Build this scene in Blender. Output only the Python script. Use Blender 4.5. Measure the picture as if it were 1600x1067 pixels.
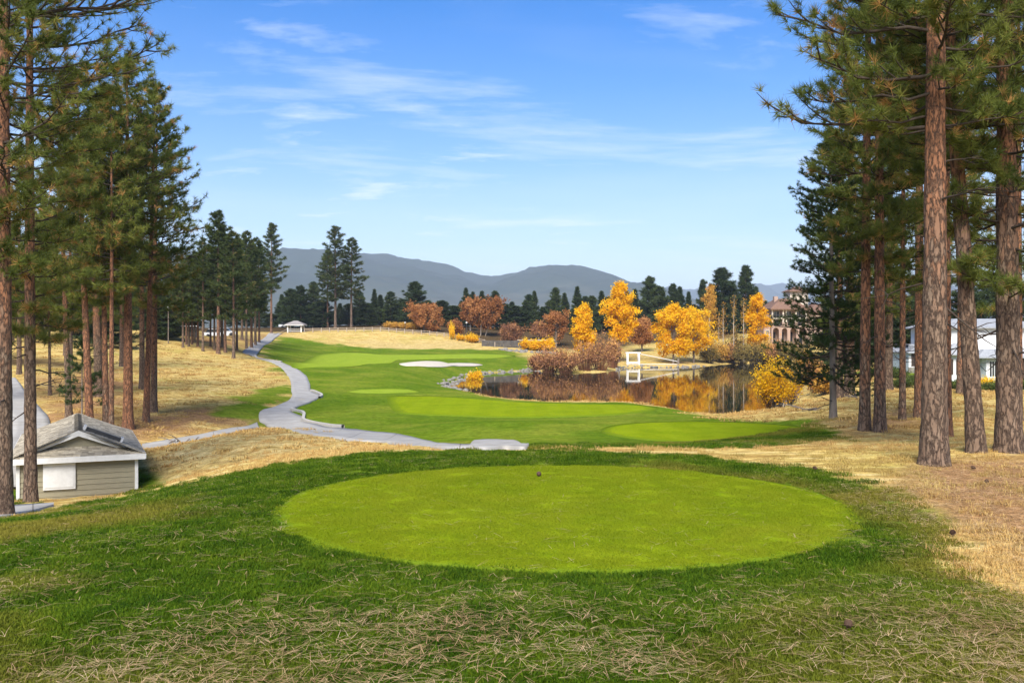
import bpy, bmesh, math, random
import numpy as np
from mathutils import Vector, Matrix
R_ = math.radians
for o in list(bpy.data.objects): bpy.data.objects.remove(o)
S = bpy.context.scene
COL = S.collection

# ------------------------------------------------------------------ camera, sky, sun, exposure
F, HOR, EYE = 1500.0, 525.0, 2.4          # focal length in photo pixels, horizon row, eye height (m)
cam = bpy.data.cameras.new('camera'); camo = bpy.data.objects.new('camera', cam); COL.objects.link(camo)
cam.sensor_width = 36.0; cam.lens = 36.0*F/1600; cam.clip_start = .1; cam.clip_end = 30000
cam.shift_y = -(1067/2-HOR)/1600
camo.location = (0, 0, EYE); camo.rotation_euler = (R_(90), 0, 0); S.camera = camo

SUN_EL, SUN_AZ = 42.0, 188.0              # azimuth clockwise from +Y (view direction): behind the camera, to the left
sd = Vector((math.sin(R_(SUN_AZ))*math.cos(R_(SUN_EL)), math.cos(R_(SUN_AZ))*math.cos(R_(SUN_EL)), math.sin(R_(SUN_EL))))
sl = bpy.data.lights.new('sun', 'SUN'); so = bpy.data.objects.new('sun', sl); COL.objects.link(so)
sl.energy = 4.6; sl.angle = R_(32); sl.color = (1, .95, .87)
so.rotation_euler = (-sd).to_track_quat('-Z', 'Y').to_euler()

W = bpy.data.worlds.new('World'); S.world = W; W.use_nodes = True
nt = W.node_tree; nt.nodes.clear()
def N(nt, typ, **kw):
    n = nt.nodes.new(typ)
    for k, v in kw.items():
        if k == 'ins':
            for a, b in v.items(): n.inputs[a].default_value = b
        else: setattr(n, k, v)
    return n
def ramp(nt, stops, src=None, interp='LINEAR'):
    n = nt.nodes.new('ShaderNodeValToRGB'); cr = n.color_ramp; cr.interpolation = interp
    while len(cr.elements) < len(stops): cr.elements.new(.5)
    for e, (p, c) in zip(cr.elements, stops):
        e.position = p; e.color = (c if len(c) == 4 else (*c, 1)) if hasattr(c, '__len__') else (c, c, c, 1)
    if src is not None: nt.links.new(src, n.inputs[0])
    return n
def mathn(nt, op, a, b=None, clamp=False):
    n = nt.nodes.new('ShaderNodeMath'); n.operation = op; n.use_clamp = clamp
    for i, v in enumerate((a, b)):
        if v is None: continue
        if isinstance(v, (int, float)): n.inputs[i].default_value = v
        else: nt.links.new(v, n.inputs[i])
    return n.outputs[0]
def mixc(nt, fac, a, b, mode='MIX'):
    n = nt.nodes.new('ShaderNodeMix'); n.data_type = 'RGBA'; n.blend_type = mode
    for s, v in ((n.inputs[0], fac), (n.inputs[6], a), (n.inputs[7], b)):
        if isinstance(v, (int, float)): s.default_value = v
        elif isinstance(v, tuple): s.default_value = v if len(v) == 4 else (*v, 1)
        else: nt.links.new(v, s)
    return n.outputs[2]
sky = N(nt, 'ShaderNodeTexSky', sky_type='NISHITA', sun_disc=False)
sky.sun_elevation = R_(SUN_EL); sky.sun_rotation = R_(SUN_AZ); sky.altitude = 400; sky.air_density = 1.0; sky.dust_density = .6; sky.ozone_density = 2.2
hsv = N(nt, 'ShaderNodeHueSaturation', ins={'Hue': .512, 'Saturation': 1.62, 'Value': 1.0}); nt.links.new(sky.outputs[0], hsv.inputs['Color'])
tc = N(nt, 'ShaderNodeTexCoord'); sep = N(nt, 'ShaderNodeSeparateXYZ'); nt.links.new(tc.outputs['Generated'], sep.inputs[0])
zz = mathn(nt, 'ADD', mathn(nt, 'MAXIMUM', sep.outputs[2], 0.0), .10)
cx = N(nt, 'ShaderNodeCombineXYZ')
nt.links.new(mathn(nt, 'DIVIDE', sep.outputs[0], zz), cx.inputs[0]); nt.links.new(mathn(nt, 'DIVIDE', sep.outputs[1], zz), cx.inputs[1])
def cloud(scale, detail, rough, lo, hi, dist, loc, sc):
    mp = N(nt, 'ShaderNodeMapping'); nt.links.new(cx.outputs[0], mp.inputs[0]); mp.inputs['Location'].default_value = loc; mp.inputs['Scale'].default_value = sc
    mp.inputs['Rotation'].default_value = (0, 0, .35)
    n = N(nt, 'ShaderNodeTexNoise', ins={'Scale': scale, 'Detail': detail, 'Roughness': rough, 'Distortion': dist}); nt.links.new(mp.outputs[0], n.inputs['Vector'])
    return ramp(nt, [(lo, 0), (hi, 1)], n.outputs[0]).outputs[0]
c1 = cloud(1.1, 9, .66, .52, .76, .5, (3.1, 7.7, 0), (.55, 1.0, 1))
c2 = cloud(3.2, 8, .6, .57, .76, .25, (1.3, 2.2, 0), (.6, 1.0, 1))
c3 = cloud(.35, 3, .5, .42, .62, 0, (8.3, .7, 0), (1, 1, 1))
cl = mathn(nt, 'ADD', mathn(nt, 'MULTIPLY', c1, .6), mathn(nt, 'MULTIPLY', mathn(nt, 'MULTIPLY', c2, c3), .8), True)
hz = ramp(nt, [(.0, .74), (.07, .52), (.18, .22), (.34, 0.0)], sep.outputs[2]).outputs[0]     # thin high veil towards the horizon
veil = cloud(.8, 4, .55, .44, .72, .3, (4.4, 1.9, 0), (.7, 1.0, 1))
cl = mathn(nt, 'MAXIMUM', cl, mathn(nt, 'MULTIPLY', veil, .12))
skyc = mixc(nt, cl, mixc(nt, hz, hsv.outputs[0], (5.0, 5.35, 5.9)), (6.6, 6.9, 7.3))
bg = N(nt, 'ShaderNodeBackground', ins={'Strength': .102}); nt.links.new(skyc, bg.inputs[0])
wo = N(nt, 'ShaderNodeOutputWorld'); nt.links.new(bg.outputs[0], wo.inputs[0])
S.view_settings.view_transform = 'Standard'; S.view_settings.look = 'None'; S.view_settings.gamma = 1; S.view_settings.use_curve_mapping = False
S.view_settings.exposure = .9
S.render.engine = 'CYCLES'

# ------------------------------------------------------------------ helpers
rng = np.random.default_rng(7); random.seed(7)
def tag(o, label=None, cat=None, group=None, kind=None):
    for k, v in (('label', label), ('category', cat), ('group', group), ('kind', kind)):
        if v: o[k] = v
    return o
def empty(name, loc, rz=0, label=None, cat=None, group=None):
    o = bpy.data.objects.new(name, None); COL.objects.link(o); o.location = loc; o.rotation_euler = (0, 0, rz); o.empty_display_size = .3
    return tag(o, label, cat, group)
def link(name, me, parent=None, m=None):
    if m is not None and not me.materials: me.materials.append(m)
    o = bpy.data.objects.new(name, me); COL.objects.link(o)
    if parent is not None: o.parent = parent
    return o
class MB:
    """collects triangles / quads with an optional per-point 'tint'"""
    def __init__(s): s.v = []; s.f = []; s.t = []; s.n = 0
    def add(s, V, Fc, tint=0.5):
        V = np.asarray(V, float).reshape(-1, 3); Fc = np.asarray(Fc, int)
        if Fc.shape[1] == 4: Fc = np.concatenate([Fc[:, [0, 1, 2]], Fc[:, [0, 2, 3]]])
        s.v.append(V); s.f.append(Fc+s.n); s.n += len(V)
        s.t.append(np.full(len(V), tint) if np.isscalar(tint) else np.asarray(tint, float))
        return s
    def box(s, a, b, tint=.5):
        x0, y0, z0 = a; x1, y1, z1 = b
        V = [(x0,y0,z0),(x1,y0,z0),(x1,y1,z0),(x0,y1,z0),(x0,y0,z1),(x1,y0,z1),(x1,y1,z1),(x0,y1,z1)]
        return s.add(V, [(0,3,2,1),(4,5,6,7),(0,1,5,4),(1,2,6,5),(2,3,7,6),(3,0,4,7)], tint)
    def beam(s, p, q, w, h, up=(0,0,1), tint=.5):
        p, q, up = Vector(p), Vector(q), Vector(up); d = (q-p).normalized(); sx = d.cross(up).normalized(); sz = sx.cross(d)
        V = [c + sx*(i*w/2) + sz*(j*h/2) for c in (p, q) for i, j in ((-1,-1),(1,-1),(1,1),(-1,1))]
        return s.add([tuple(v) for v in V], [(0,1,2,3),(7,6,5,4),(0,4,5,1),(1,5,6,2),(2,6,7,3),(3,7,4,0)], tint)
    def tube(s, P, rad, n=6, tint=.5, cap=True):
        P = np.asarray(P, float); rad = np.asarray(rad, float)*np.ones(len(P)); T = np.gradient(P, axis=0); T /= np.linalg.norm(T, axis=1)[:, None]+1e-9
        ref = np.array([1., 0, 0]) if abs(T[0, 0]) < .8 else np.array([0, 1., 0])
        A = np.cross(T, ref); A /= np.linalg.norm(A, axis=1)[:, None]; B = np.cross(T, A)
        th = np.arange(n)*2*np.pi/n
        V = P[:, None]+rad[:, None, None]*(np.cos(th)[None, :, None]*A[:, None]+np.sin(th)[None, :, None]*B[:, None])
        i = np.arange(len(P)-1)[:, None]*n; j = np.arange(n)[None]; k = (j+1) % n
        Fq = np.stack([i+j, i+k, i+n+k, i+n+j], -1).reshape(-1, 4)
        s.add(V.reshape(-1, 3), Fq[:, ::-1], tint)
        return s
    def prism(s, poly, y0, y1, tint=.5):
        """poly: list of (x,z) convex, extruded in y"""
        n = len(poly); V = [(x, y0, z) for x, z in poly]+[(x, y1, z) for x, z in poly]
        T = [(0, i, i+1) for i in range(1, n-1)]+[(n, n+i+1, n+i) for i in range(1, n-1)]
        for i in range(n):
            j = (i+1) % n; T += [(i, i+n, j+n), (i, j+n, j)]
        return s.add(V, T, tint)
    def mesh(s, name, smooth=False, tint=True):
        V = np.concatenate(s.v); Fc = np.concatenate(s.f)
        me = bpy.data.meshes.new(name); me.vertices.add(len(V)); me.vertices.foreach_set('co', V.ravel())
        me.loops.add(Fc.size); me.loops.foreach_set('vertex_index', Fc.ravel().astype(np.int32))
        me.polygons.add(len(Fc)); me.polygons.foreach_set('loop_start', np.arange(0, Fc.size, 3, dtype=np.int32))
        me.polygons.foreach_set('use_smooth', np.full(len(Fc), smooth))
        if tint:
            a = me.attributes.new('tint', 'FLOAT', 'POINT'); a.data.foreach_set('value', np.concatenate(s.t).astype(np.float32))
        me.update(calc_edges=True); return me
    def build(s, name, m, parent=None, smooth=False): return link(name, s.mesh(name, smooth), parent, m)
def px2(pxx, D): return (pxx-800)/F*D
def pz(py, D): return EYE-(py-HOR)/F*D
def P3(pxx, py, D): return np.array([px2(pxx, D), D, pz(py, D)])
def sstep(a, b, x): t = np.clip((x-a)/(b-a), 0, 1); return t*t*(3-2*t)

_tab = np.random.default_rng(3).random((256, 256))
def vnoise(x, y):
    xi = np.floor(x).astype(int); yi = np.floor(y).astype(int); fx = x-xi; fy = y-yi
    fx = fx*fx*(3-2*fx); fy = fy*fy*(3-2*fy)
    g = lambda a, b: _tab[a & 255, b & 255]
    return (g(xi, yi)*(1-fx)+g(xi+1, yi)*fx)*(1-fy)+(g(xi, yi+1)*(1-fx)+g(xi+1, yi+1)*fx)*fy
def fbm(x, y, o=4):
    s = 0; a = .5
    for k in range(o): s = s+a*(vnoise(x*2**k+17*k, y*2**k+31*k)-.5); a *= .5
    return s

# ------------------------------------------------------------------ materials
def newmat(name):
    m = bpy.data.materials.new(name); m.use_nodes = True; t = m.node_tree; b = t.nodes['Principled BSDF']; b.inputs['Specular IOR Level'].default_value = .3
    return m, t, b
def mat(name, c1, c2=None, rough=.8, scale=8, bump=0, stretch=(1, 1, 1), lo=.35, hi=.65, tintamt=0, spec=.3):
    m, t, b = newmat(name); b.inputs['Roughness'].default_value = rough; b.inputs['Specular IOR Level'].default_value = spec
    c2 = c2 or tuple(x*.8 for x in c1)
    co = N(t, 'ShaderNodeTexCoord'); mp = N(t, 'ShaderNodeMapping'); mp.inputs['Scale'].default_value = stretch; t.links.new(co.outputs['Object'], mp.inputs[0])
    n = N(t, 'ShaderNodeTexNoise', ins={'Scale': scale, 'Detail': 6, 'Roughness': .65}); t.links.new(mp.outputs[0], n.inputs['Vector'])
    r = ramp(t, [(lo, c1), (hi, c2)], n.outputs[0]); c = r.outputs[0]
    if tintamt:
        at = N(t, 'ShaderNodeAttribute', attribute_name='tint'); oi = N(t, 'ShaderNodeObjectInfo')
        v = mathn(t, 'ADD', mathn(t, 'MULTIPLY', mathn(t, 'SUBTRACT', at.outputs['Fac'], .5), tintamt*2), 1.0)
        v = mathn(t, 'ADD', v, mathn(t, 'MULTIPLY', mathn(t, 'SUBTRACT', oi.outputs['Random'], .5), tintamt))
        c = mixc(t, 1.0, c, v, 'MULTIPLY')
    t.links.new(c, b.inputs['Base Color'])
    if bump:
        bp = N(t, 'ShaderNodeBump', ins={'Strength': bump, 'Distance': .02}); t.links.new(n.outputs[0], bp.inputs['Height']); t.links.new(bp.outputs[0], b.inputs['Normal'])
    return m
def foliage(name, stops, transl=.3, objvar=.12, rough=.7):
    m, t, b = newmat(name); b.inputs['Roughness'].default_value = rough; b.inputs['Specular IOR Level'].default_value = .05
    at = N(t, 'ShaderNodeAttribute', attribute_name='tint'); oi = N(t, 'ShaderNodeObjectInfo')
    f = mathn(t, 'ADD', at.outputs['Fac'], mathn(t, 'MULTIPLY', mathn(t, 'SUBTRACT', oi.outputs['Random'], .5), objvar))
    r = ramp(t, stops, f); t.links.new(r.outputs[0], b.inputs['Base Color'])
    tr = N(t, 'ShaderNodeBsdfTranslucent'); t.links.new(r.outputs[0], tr.inputs[0]); mx = N(t, 'ShaderNodeMixShader', ins={0: transl})
    t.links.new(b.outputs[0], mx.inputs[1]); t.links.new(tr.outputs[0], mx.inputs[2]); t.links.new(mx.outputs[0], t.nodes['Material Output'].inputs[0])
    return m
M = {}
M['concrete'] = mat('concrete', (.36, .345, .315), (.26, .245, .22), .9, 1.1, .15, spec=.05)
def pathmat(name, c1_, c2_):
    m = mat(name, c1_, c2_, .9, 1.1, .15, spec=.05); t = m.node_tree; b = t.nodes['Principled BSDF']; src = b.inputs['Base Color'].links[0].from_socket
    at_ = N(t, 'ShaderNodeAttribute', attribute_name='tint'); fr_ = mathn(t, 'FRACT', mathn(t, 'DIVIDE', at_.outputs['Fac'], 3.2))
    geo = N(t, 'ShaderNodeNewGeometry'); n = N(t, 'ShaderNodeTexNoise', ins={'Scale': .5, 'Detail': 7, 'Roughness': .75}); t.links.new(geo.outputs['Position'], n.inputs['Vector'])
    c = mixc(t, ramp(t, [(.5, 0), (.72, .55)], n.outputs[0]).outputs[0], src, (.22, .20, .165)); c = mixc(t, mathn(t, 'MULTIPLY', mathn(t, 'LESS_THAN', fr_, .022), .65), c, (.10, .09, .08))
    t.links.new(c, b.inputs['Base Color']); return m
M['path'] = pathmat('cart_path_concrete', (.37, .355, .325), (.29, .275, .25))
M['kerb'] = mat('kerb', (.46, .43, .38), (.37, .345, .30), .8, 6)
M['trim'] = mat('white_trim', (.62, .61, .58), (.54, .53, .50), .6, 5)
M['siding'] = mat('siding', (.25, .222, .145), (.21, .186, .12), .65, 4, .1, (1, 1, 5), tintamt=.08)
M['shingle'] = mat('shingle', (.36, .315, .235), (.25, .215, .155), .9, 9, .3, tintamt=.34, spec=.03)
M['dark'] = mat('dark_metal', (.03, .03, .032), (.05, .048, .045), .5, 4)
M['glass'] = mat('dark_glass', (.02, .024, .028), (.035, .04, .045), .12, 2, spec=.6)
M['rail'] = mat('weathered_rail', (.36, .29, .22), (.26, .21, .16), .85, 7)
M['gazroof'] = mat('gazebo_roof', (.28, .25, .23), (.21, .19, .18), .9, 5)
M['sand'] = mat('bunker_sand', (.54, .48, .38), (.46, .40, .31), .95, 1.2, .2)
M['rock'] = mat('shore_rock', (.26, .24, .20), (.12, .11, .095), .9, 3, .4)
M['stucco'] = mat('pink_stucco', (.36, .25, .19), (.30, .20, .15), .85, 1.5)
M['cream'] = mat('cream_plaster', (.62, .54, .42), (.54, .46, .36), .8, 1.5)
M['tile'] = mat('brown_roof_tile', (.20, .115, .075), (.14, .08, .055), .85, 2.5, .3)
M['whiteboard'] = mat('white_board', (.64, .64, .63), (.57, .57, .57), .6, 3, .1, (6, 6, .3))
M['greyroof'] = mat('grey_shingle_roof', (.30, .31, .32), (.22, .23, .245), .85, 5, .25)
M['wood'] = mat('brown_wood', (.10, .055, .035), (.07, .04, .027), .7, 4)
M['cone'] = mat('pine_cone', (.05, .028, .018), (.09, .05, .03), .8, 40)
M['retwall'] = mat('stone_retaining_wall', (.10, .09, .08), (.05, .046, .042), .9, 1.2, .4)
M['carpaint'] = mat('white_car_paint', (.7, .71, .72), (.66, .67, .68), .3, 1, spec=.5)
M['tyre'] = mat('tyre_rubber', (.02, .02, .02), (.03, .03, .03), .8, 3)
def bark(name, cA, cB, cC, scale):
    m, t, b = newmat(name); b.inputs['Roughness'].default_value = .9
    co = N(t, 'ShaderNodeTexCoord'); mp = N(t, 'ShaderNodeMapping'); mp.inputs['Scale'].default_value = (1, 1, .30); t.links.new(co.outputs['Object'], mp.inputs[0])
    w = N(t, 'ShaderNodeTexNoise', ins={'Scale': 5.0, 'Detail': 5, 'Roughness': .7}); t.links.new(mp.outputs[0], w.inputs['Vector'])
    wv = mixc(t, .30, mp.outputs[0], w.outputs[1], 'ADD')
    v = N(t, 'ShaderNodeTexVoronoi', feature='DISTANCE_TO_EDGE', ins={'Scale': scale}); t.links.new(wv, v.inputs['Vector'])
    vc = N(t, 'ShaderNodeTexVoronoi', ins={'Scale': scale}); t.links.new(wv, vc.inputs['Vector'])
    n = N(t, 'ShaderNodeTexNoise', ins={'Scale': scale*2.4, 'Detail': 8, 'Roughness': .7}); t.links.new(mp.outputs[0], n.inputs['Vector'])
    crack = ramp(t, [(0, 0), (.22, 1)], mathn(t, 'ADD', v.outputs[0], mathn(t, 'MULTIPLY', mathn(t, 'SUBTRACT', n.outputs[0], .45), .55))).outputs[0]
    sp = N(t, 'ShaderNodeSeparateXYZ'); t.links.new(vc.outputs['Color'], sp.inputs[0])
    at = N(t, 'ShaderNodeAttribute', attribute_name='tint')       # 0 = grey old bark at the butt, 1 = orange plates higher up
    plate = mixc(t, mathn(t, 'MULTIPLY', n.outputs[0], 1.0), cA, cB)
    grey = mixc(t, n.outputs[0], (.095, .064, .042), (.27, .19, .13))
    plate = mixc(t, ramp(t, [(.25, 0), (.8, 1)], mathn(t, 'ADD', at.outputs['Fac'], mathn(t, 'MULTIPLY', mathn(t, 'SUBTRACT', sp.outputs[0], .5), .5))).outputs[0], grey, plate)
    plate = mixc(t, mathn(t, 'MULTIPLY', sp.outputs[1], .35), plate, cC)
    c = mixc(t, crack, (.040, .024, .016), plate)
    t.links.new(c, b.inputs['Base Color'])
    h = mathn(t, 'ADD', mathn(t, 'MULTIPLY', crack, .7), mathn(t, 'MULTIPLY', n.outputs[0], .5))
    bp = N(t, 'ShaderNodeBump', ins={'Strength': .9, 'Distance': .03}); t.links.new(h, bp.inputs['Height']); t.links.new(bp.outputs[0], b.inputs['Normal'])
    return m
M['bark'] = bark('ponderosa_bark', (.19, .075, .035), (.36, .17, .085), (.12, .055, .03), 11)
M['barkfar'] = bark('pine_bark_far', (.15, .07, .04), (.27, .15, .09), (.12, .07, .045), 7)
M['barkgrey'] = mat('grey_bark', (.22, .18, .145), (.12, .095, .075), .9, 6, .4, (1, 1, .3))
M['barkpale'] = mat('pale_bark', (.42, .36, .28), (.28, .23, .18), .9, 6, .3, (1, 1, .3))
M['twig'] = mat('dark_twig', (.030, .021, .015), (.055, .04, .028), .9, 10)
GR = [(0, (.045, .062, .014)), (.35, (.095, .120, .026)), (.62, (.150, .170, .036)), (.80, (.21, .195, .044)), (.86, (.30, .20, .065)), (1, (.40, .21, .07))]
M['needles'] = foliage('pine_needles', [(p_, tuple(x*1.22 for x in c_)) for p_, c_ in GR], .42)
M['needles_far'] = foliage('pine_needles_far', [(0, (.034, .052, .018)), (.5, (.072, .096, .030)), (.85, (.12, .135, .038)), (1, (.24, .17, .06))], .25, .3)
M['fir'] = foliage('fir_needles', [(0, (.022, .042, .016)), (.6, (.052, .080, .026)), (1, (.10, .125, .036))], .22)
M['conifer'] = foliage('dark_conifer', [(0, (.026, .043, .019)), (.5, (.054, .078, .029)), (1, (.10, .122, .038))], .15, .4)
M['yellow'] = foliage('yellow_leaves', [(0, (.50, .20, .008)), (.4, (.80, .43, .010)), (.8, (.88, .57, .022)), (1, (.82, .58, .05))], .4, .25)
M['gold'] = foliage('gold_leaves', [(0, (.30, .14, .025)), (.5, (.55, .29, .05)), (1, (.66, .44, .10))], .35, .2)
M['orange'] = foliage('orange_leaves', [(0, (.16, .060, .026)), (.5, (.35, .145, .050)), (1, (.50, .25, .09))], .3, .25)
M['redtwig'] = foliage('red_twigs', [(0, (.11, .05, .035)), (.5, (.29, .135, .07)), (.85, (.50, .25, .09)), (1, (.62, .33, .09))], .2, .2)
M['olive'] = foliage('olive_bush', [(0, (.06, .05, .022)), (.5, (.17, .13, .045)), (1, (.36, .26, .07))], .3, .3)
M['shrub'] = foliage('green_shrub', [(0, (.028, .045, .014)), (.6, (.07, .10, .025)), (1, (.15, .16, .04))], .25, .3)

# ------------------------------------------------------------------ terrain
WATER = -3.6
# (photo column, photo row, distance): where the ground shows, with the distance read from what it touches
CT = [(-600,1067,6.6),(0,1067,6.6),(800,1067,6.6),(1600,1067,6.6),(2200,1067,6.6),(-300,930,8.9),(100,930,8.9),(1600,930,8.9),(2000,930,8.9),
 (200,850,11.2),(0,850,12.6),(-300,850,13),(0,815,20),(-250,812,21),(40,797,26),(48,783,28),(-100,790,28),(30,781,30.5),(216,766,32),(216,778,25),(130,785,26),(300,745,27),(330,760,20),(450,722,23),(480,740,17),
 (600,703,22),(700,704,21.2),(830,703,21.2),(1000,703,21),(1200,715,19.5),(870,722,18.4),
 (400,690,36),(410,668,46),(330,690,38),(250,702,44),(225,697,47),(400,665,58),(300,676,52),(225,745,33),(280,735,33),(520,690,36),
 (430,655,60),(470,660,57),(560,675,48),(640,688,41),(700,693,36),(780,695,33),(825,700,31),(900,692,34),(1000,697,30),
 (450,640,66),(480,612,82),(475,590,100),(440,570,125),(385,550,160),(410,535,200),(430,520,250),
 (540,640,66),(560,612,88),(560,590,108),(520,585,112),(640,600,98),(720,660,48),(760,615,96),(640,585,118),
 (455,605,86),(300,540,150),(240,541,140),(350,545,150),(250,600,80),(300,620,70),(350,580,105),(200,668,50),(240,645,58),(380,640,62),(300,657,55),(410,590,98),
 (100,640,58),(40,600,70),(50,660,50),(10,720,37),(150,585,85),(80,610,68),(-200,640,60),(-200,580,100),(100,530,140),(290,515,180),(0,540,120),
 (500,572,150),(600,570,155),(690,573,140),(690,565,152),(700,558,185),(785,558,190),(540,553,205),(600,548,215),(700,548,215),
 (480,540,215),(500,520,245),(600,518,245),(690,526,240),(770,540,230),(820,556,212),(810,566,180),(640,535,232),
 (1460,725,18),(1600,738,17.2),(1600,800,13),(1900,800,13),(1522,708,19.5),(1575,706,19.6),(1400,745,16.3),(1350,673,30),(1378,675,29.5),(1302,655,36),(1440,655,41),(1330,620,56),(1250,655,44),(1240,640,60),(1390,612,60),
 (1500,602,88),(1600,604,86),(1430,590,90),(1350,592,90),(1900,640,60),(1600,660,36),
 (1010,553,212),(1080,556,208),(1200,547,225),(1260,552,215),(1150,560,215),(1280,575,130),(1300,560,170),(930,556,215),(880,548,225),
 (400,520,400),(800,524,400),(1200,522,400),(1700,528,400),(-300,518,400),(-1200,524,400),(3000,526,400),(800,523.5,1500),(-2500,523.5,1500),(4000,523.5,1500),(800,524.6,9000),(-3500,524.6,9000),(5000,524.6,9000)]
C = np.array([P3(*c) for c in CT])
extra = [(-15,-12,0),(0,-12,0),(15,-12,0),(-6,2,0),(6,2,0),(40,-12,0),(-40,-12,-1),(-30,5,-.8),(30,5,.1)]
POND_PX = [(690,604),(706,597),(722,591),(745,586),(762,583),(800,581),(832,579),(846,580),(872,581.5),(905,582),(945,581.5),(962,579),(982,575),(1030,574),(1070,574),(1100,572),(1130,569),(1180,567),(1225,567),(1248,576),(1258,592),(1254,608),(1240,628),(1205,648),(1170,655),(1125,652),(1085,647),(1040,637),(1000,632),(935,631),(870,632),(800,627),(760,618),(725,611)]
POND = np.array([[px2(a, (EYE-WATER)*F/(b-HOR)), (EYE-WATER)*F/(b-HOR)] for a, b in POND_PX])
C = np.concatenate([C, np.array(extra, float), np.column_stack([POND[::2], np.full(len(POND[::2]), WATER+.12)])])
T3 = [(605,622),(612,619),(650,618.5),(700,620),(760,624),(810,628),(900,631),(980,632),(1015,634),(1030,638),(1010,643),(960,648),(880,651),(800,652),(700,649),(640,646.5),(618,643),(608,632)]
T3 = [(px2(a, (EYE+2.7)*F/(b_-HOR)), (EYE+2.7)*F/(b_-HOR)) for a, b_ in T3]
def flat(cx, cy, r, z, n=8):
    a = np.arange(n)*2*np.pi/n
    return np.concatenate([[[cx, cy, z]], np.column_stack([cx+r*np.cos(a), cy+r*np.sin(a), np.full(n, z)])])
TEES = [(.72, 13.85, 4.0, 4.0, 0.0), (8.8, 42.0, 4.95, 4.7, -1.75), (.6, 69.5, 10.3, 7.6, -2.7)]
for t in TEES[:2]: C = np.concatenate([C, flat(t[0], t[1], t[2], t[4])])
C = np.concatenate([C, np.column_stack([np.array(T3), np.full(len(T3), -2.7)])])
def uv(x, y):
    yy = np.maximum(y, -20)+32
    return x/yy*1.3, np.log(yy)
def tps_k(d2): return np.where(d2 > 1e-12, .5*d2*np.log(d2+1e-12), 0)
_u, _v = uv(C[:, 0], C[:, 1]); _n = len(C)
_K = tps_k((_u[:, None]-_u)**2+(_v[:, None]-_v)**2)+np.eye(_n)*2e-4
_A = np.zeros((_n+3, _n+3)); _A[:_n, :_n] = _K; _A[:_n, _n] = 1; _A[:_n, _n+1] = _u; _A[:_n, _n+2] = _v; _A[_n:, :_n] = _A[:_n, _n:].T
_sc = (C[:, 1].clip(8)+10)                       # work in view-angle units so that near and far count alike
_w = np.linalg.solve(_A, np.concatenate([(C[:, 2]-EYE)/_sc, [0, 0, 0]]))
def polysd(x, y, poly):
    """signed distance to a polygon, negative inside"""
    x = np.asarray(x, float); y = np.asarray(y, float); d = np.full(x.shape, 1e9); ins = np.zeros(x.shape, bool); n = len(poly)
    for i in range(n):
        ax, ay = poly[i]; bx, by = poly[(i+1) % n]; ex, ey = bx-ax, by-ay; L = ex*ex+ey*ey+1e-12
        t = np.clip(((x-ax)*ex+(y-ay)*ey)/L, 0, 1); d = np.minimum(d, (x-ax-t*ex)**2+(y-ay-t*ey)**2)
        c = (ay > y) != (by > y)
        ins ^= c & (x < (bx-ax)*(y-ay)/((by-ay) if by != ay else 1e-12)+ax)
    d = np.sqrt(d); return np.where(ins, -d, d)
def gz(x, y, micro=True):
    x = np.atleast_1d(np.asarray(x, float)); y = np.atleast_1d(np.asarray(y, float)); out = np.empty(len(x))
    for i in range(0, len(x), 40000):
        u, v = uv(x[i:i+40000], y[i:i+40000]); k = tps_k((u[:, None]-_u)**2+(v[:, None]-_v)**2)
        out[i:i+40000] = k@_w[:_n]+_w[_n]+_w[_n+1]*u+_w[_n+2]*v
    z = out*(np.maximum(y, 8)+10)+EYE
    if micro: z = z+fbm(x*.13, y*.13, 3)*.28*sstep(20, 60, y)+fbm(x*.9, y*.9, 3)*.05
    n3 = (y > 55) & (y < 90) & (np.abs(x) < 20)
    if n3.any(): z[n3] = z[n3]+(-2.73-z[n3])*(1-sstep(.2, 2.2, polysd(x[n3], y[n3], T3)))
    for cx, cy, rx, ry, tz in TEES[:2]:
        r = np.hypot((x-cx)/rx, (y-cy)/ry); z = z+(tz-.03-z)*(1-sstep(1.0, 1.0+1.6/rx, r))
    near = (y > 50) & (y < 240) & (np.abs(x) < 90)
    if near.any():
        s = polysd(x[near], y[near], POND); zn = z[near]
        t = sstep(0, 7, s); bank = WATER+.05+.16*np.clip(s, 0, 7)
        zo = bank*(1-t)+np.maximum(zn, WATER+.2)*t
        zi = WATER-.05-.35*np.clip(-s, 0, 5)
        z[near] = np.where(s > 0, zo, zi)
    return z
def g1(x, y): return float(gz([x], [y])[0])
_Ds = np.exp(np.linspace(np.log(5.5), np.log(420), 900))
def hit(a, b, dmin=5.5):
    """first point of the ground along the ray through a photo pixel"""
    D = _Ds[_Ds >= dmin]; zr = EYE-(b-HOR)/F*D; g = gz(px2(a, D), D)
    k = np.nonzero(g >= zr)[0]
    if len(k) == 0: d = 260.
    else:
        k = k[0]
        if k == 0: d = D[0]
        else:
            e0 = zr[k-1]-g[k-1]; e1 = zr[k]-g[k]; d = D[k-1]+(D[k]-D[k-1])*e0/(e0-e1+1e-9)
    x = px2(a, d); return np.array([x, d, g1(x, d)])
def hits(pts, dmin=5.5): return np.array([hit(a, b, dmin) for a, b in pts])
def at(pxx, D): x = px2(pxx, D); return np.array([x, D, g1(x, D)])

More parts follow.
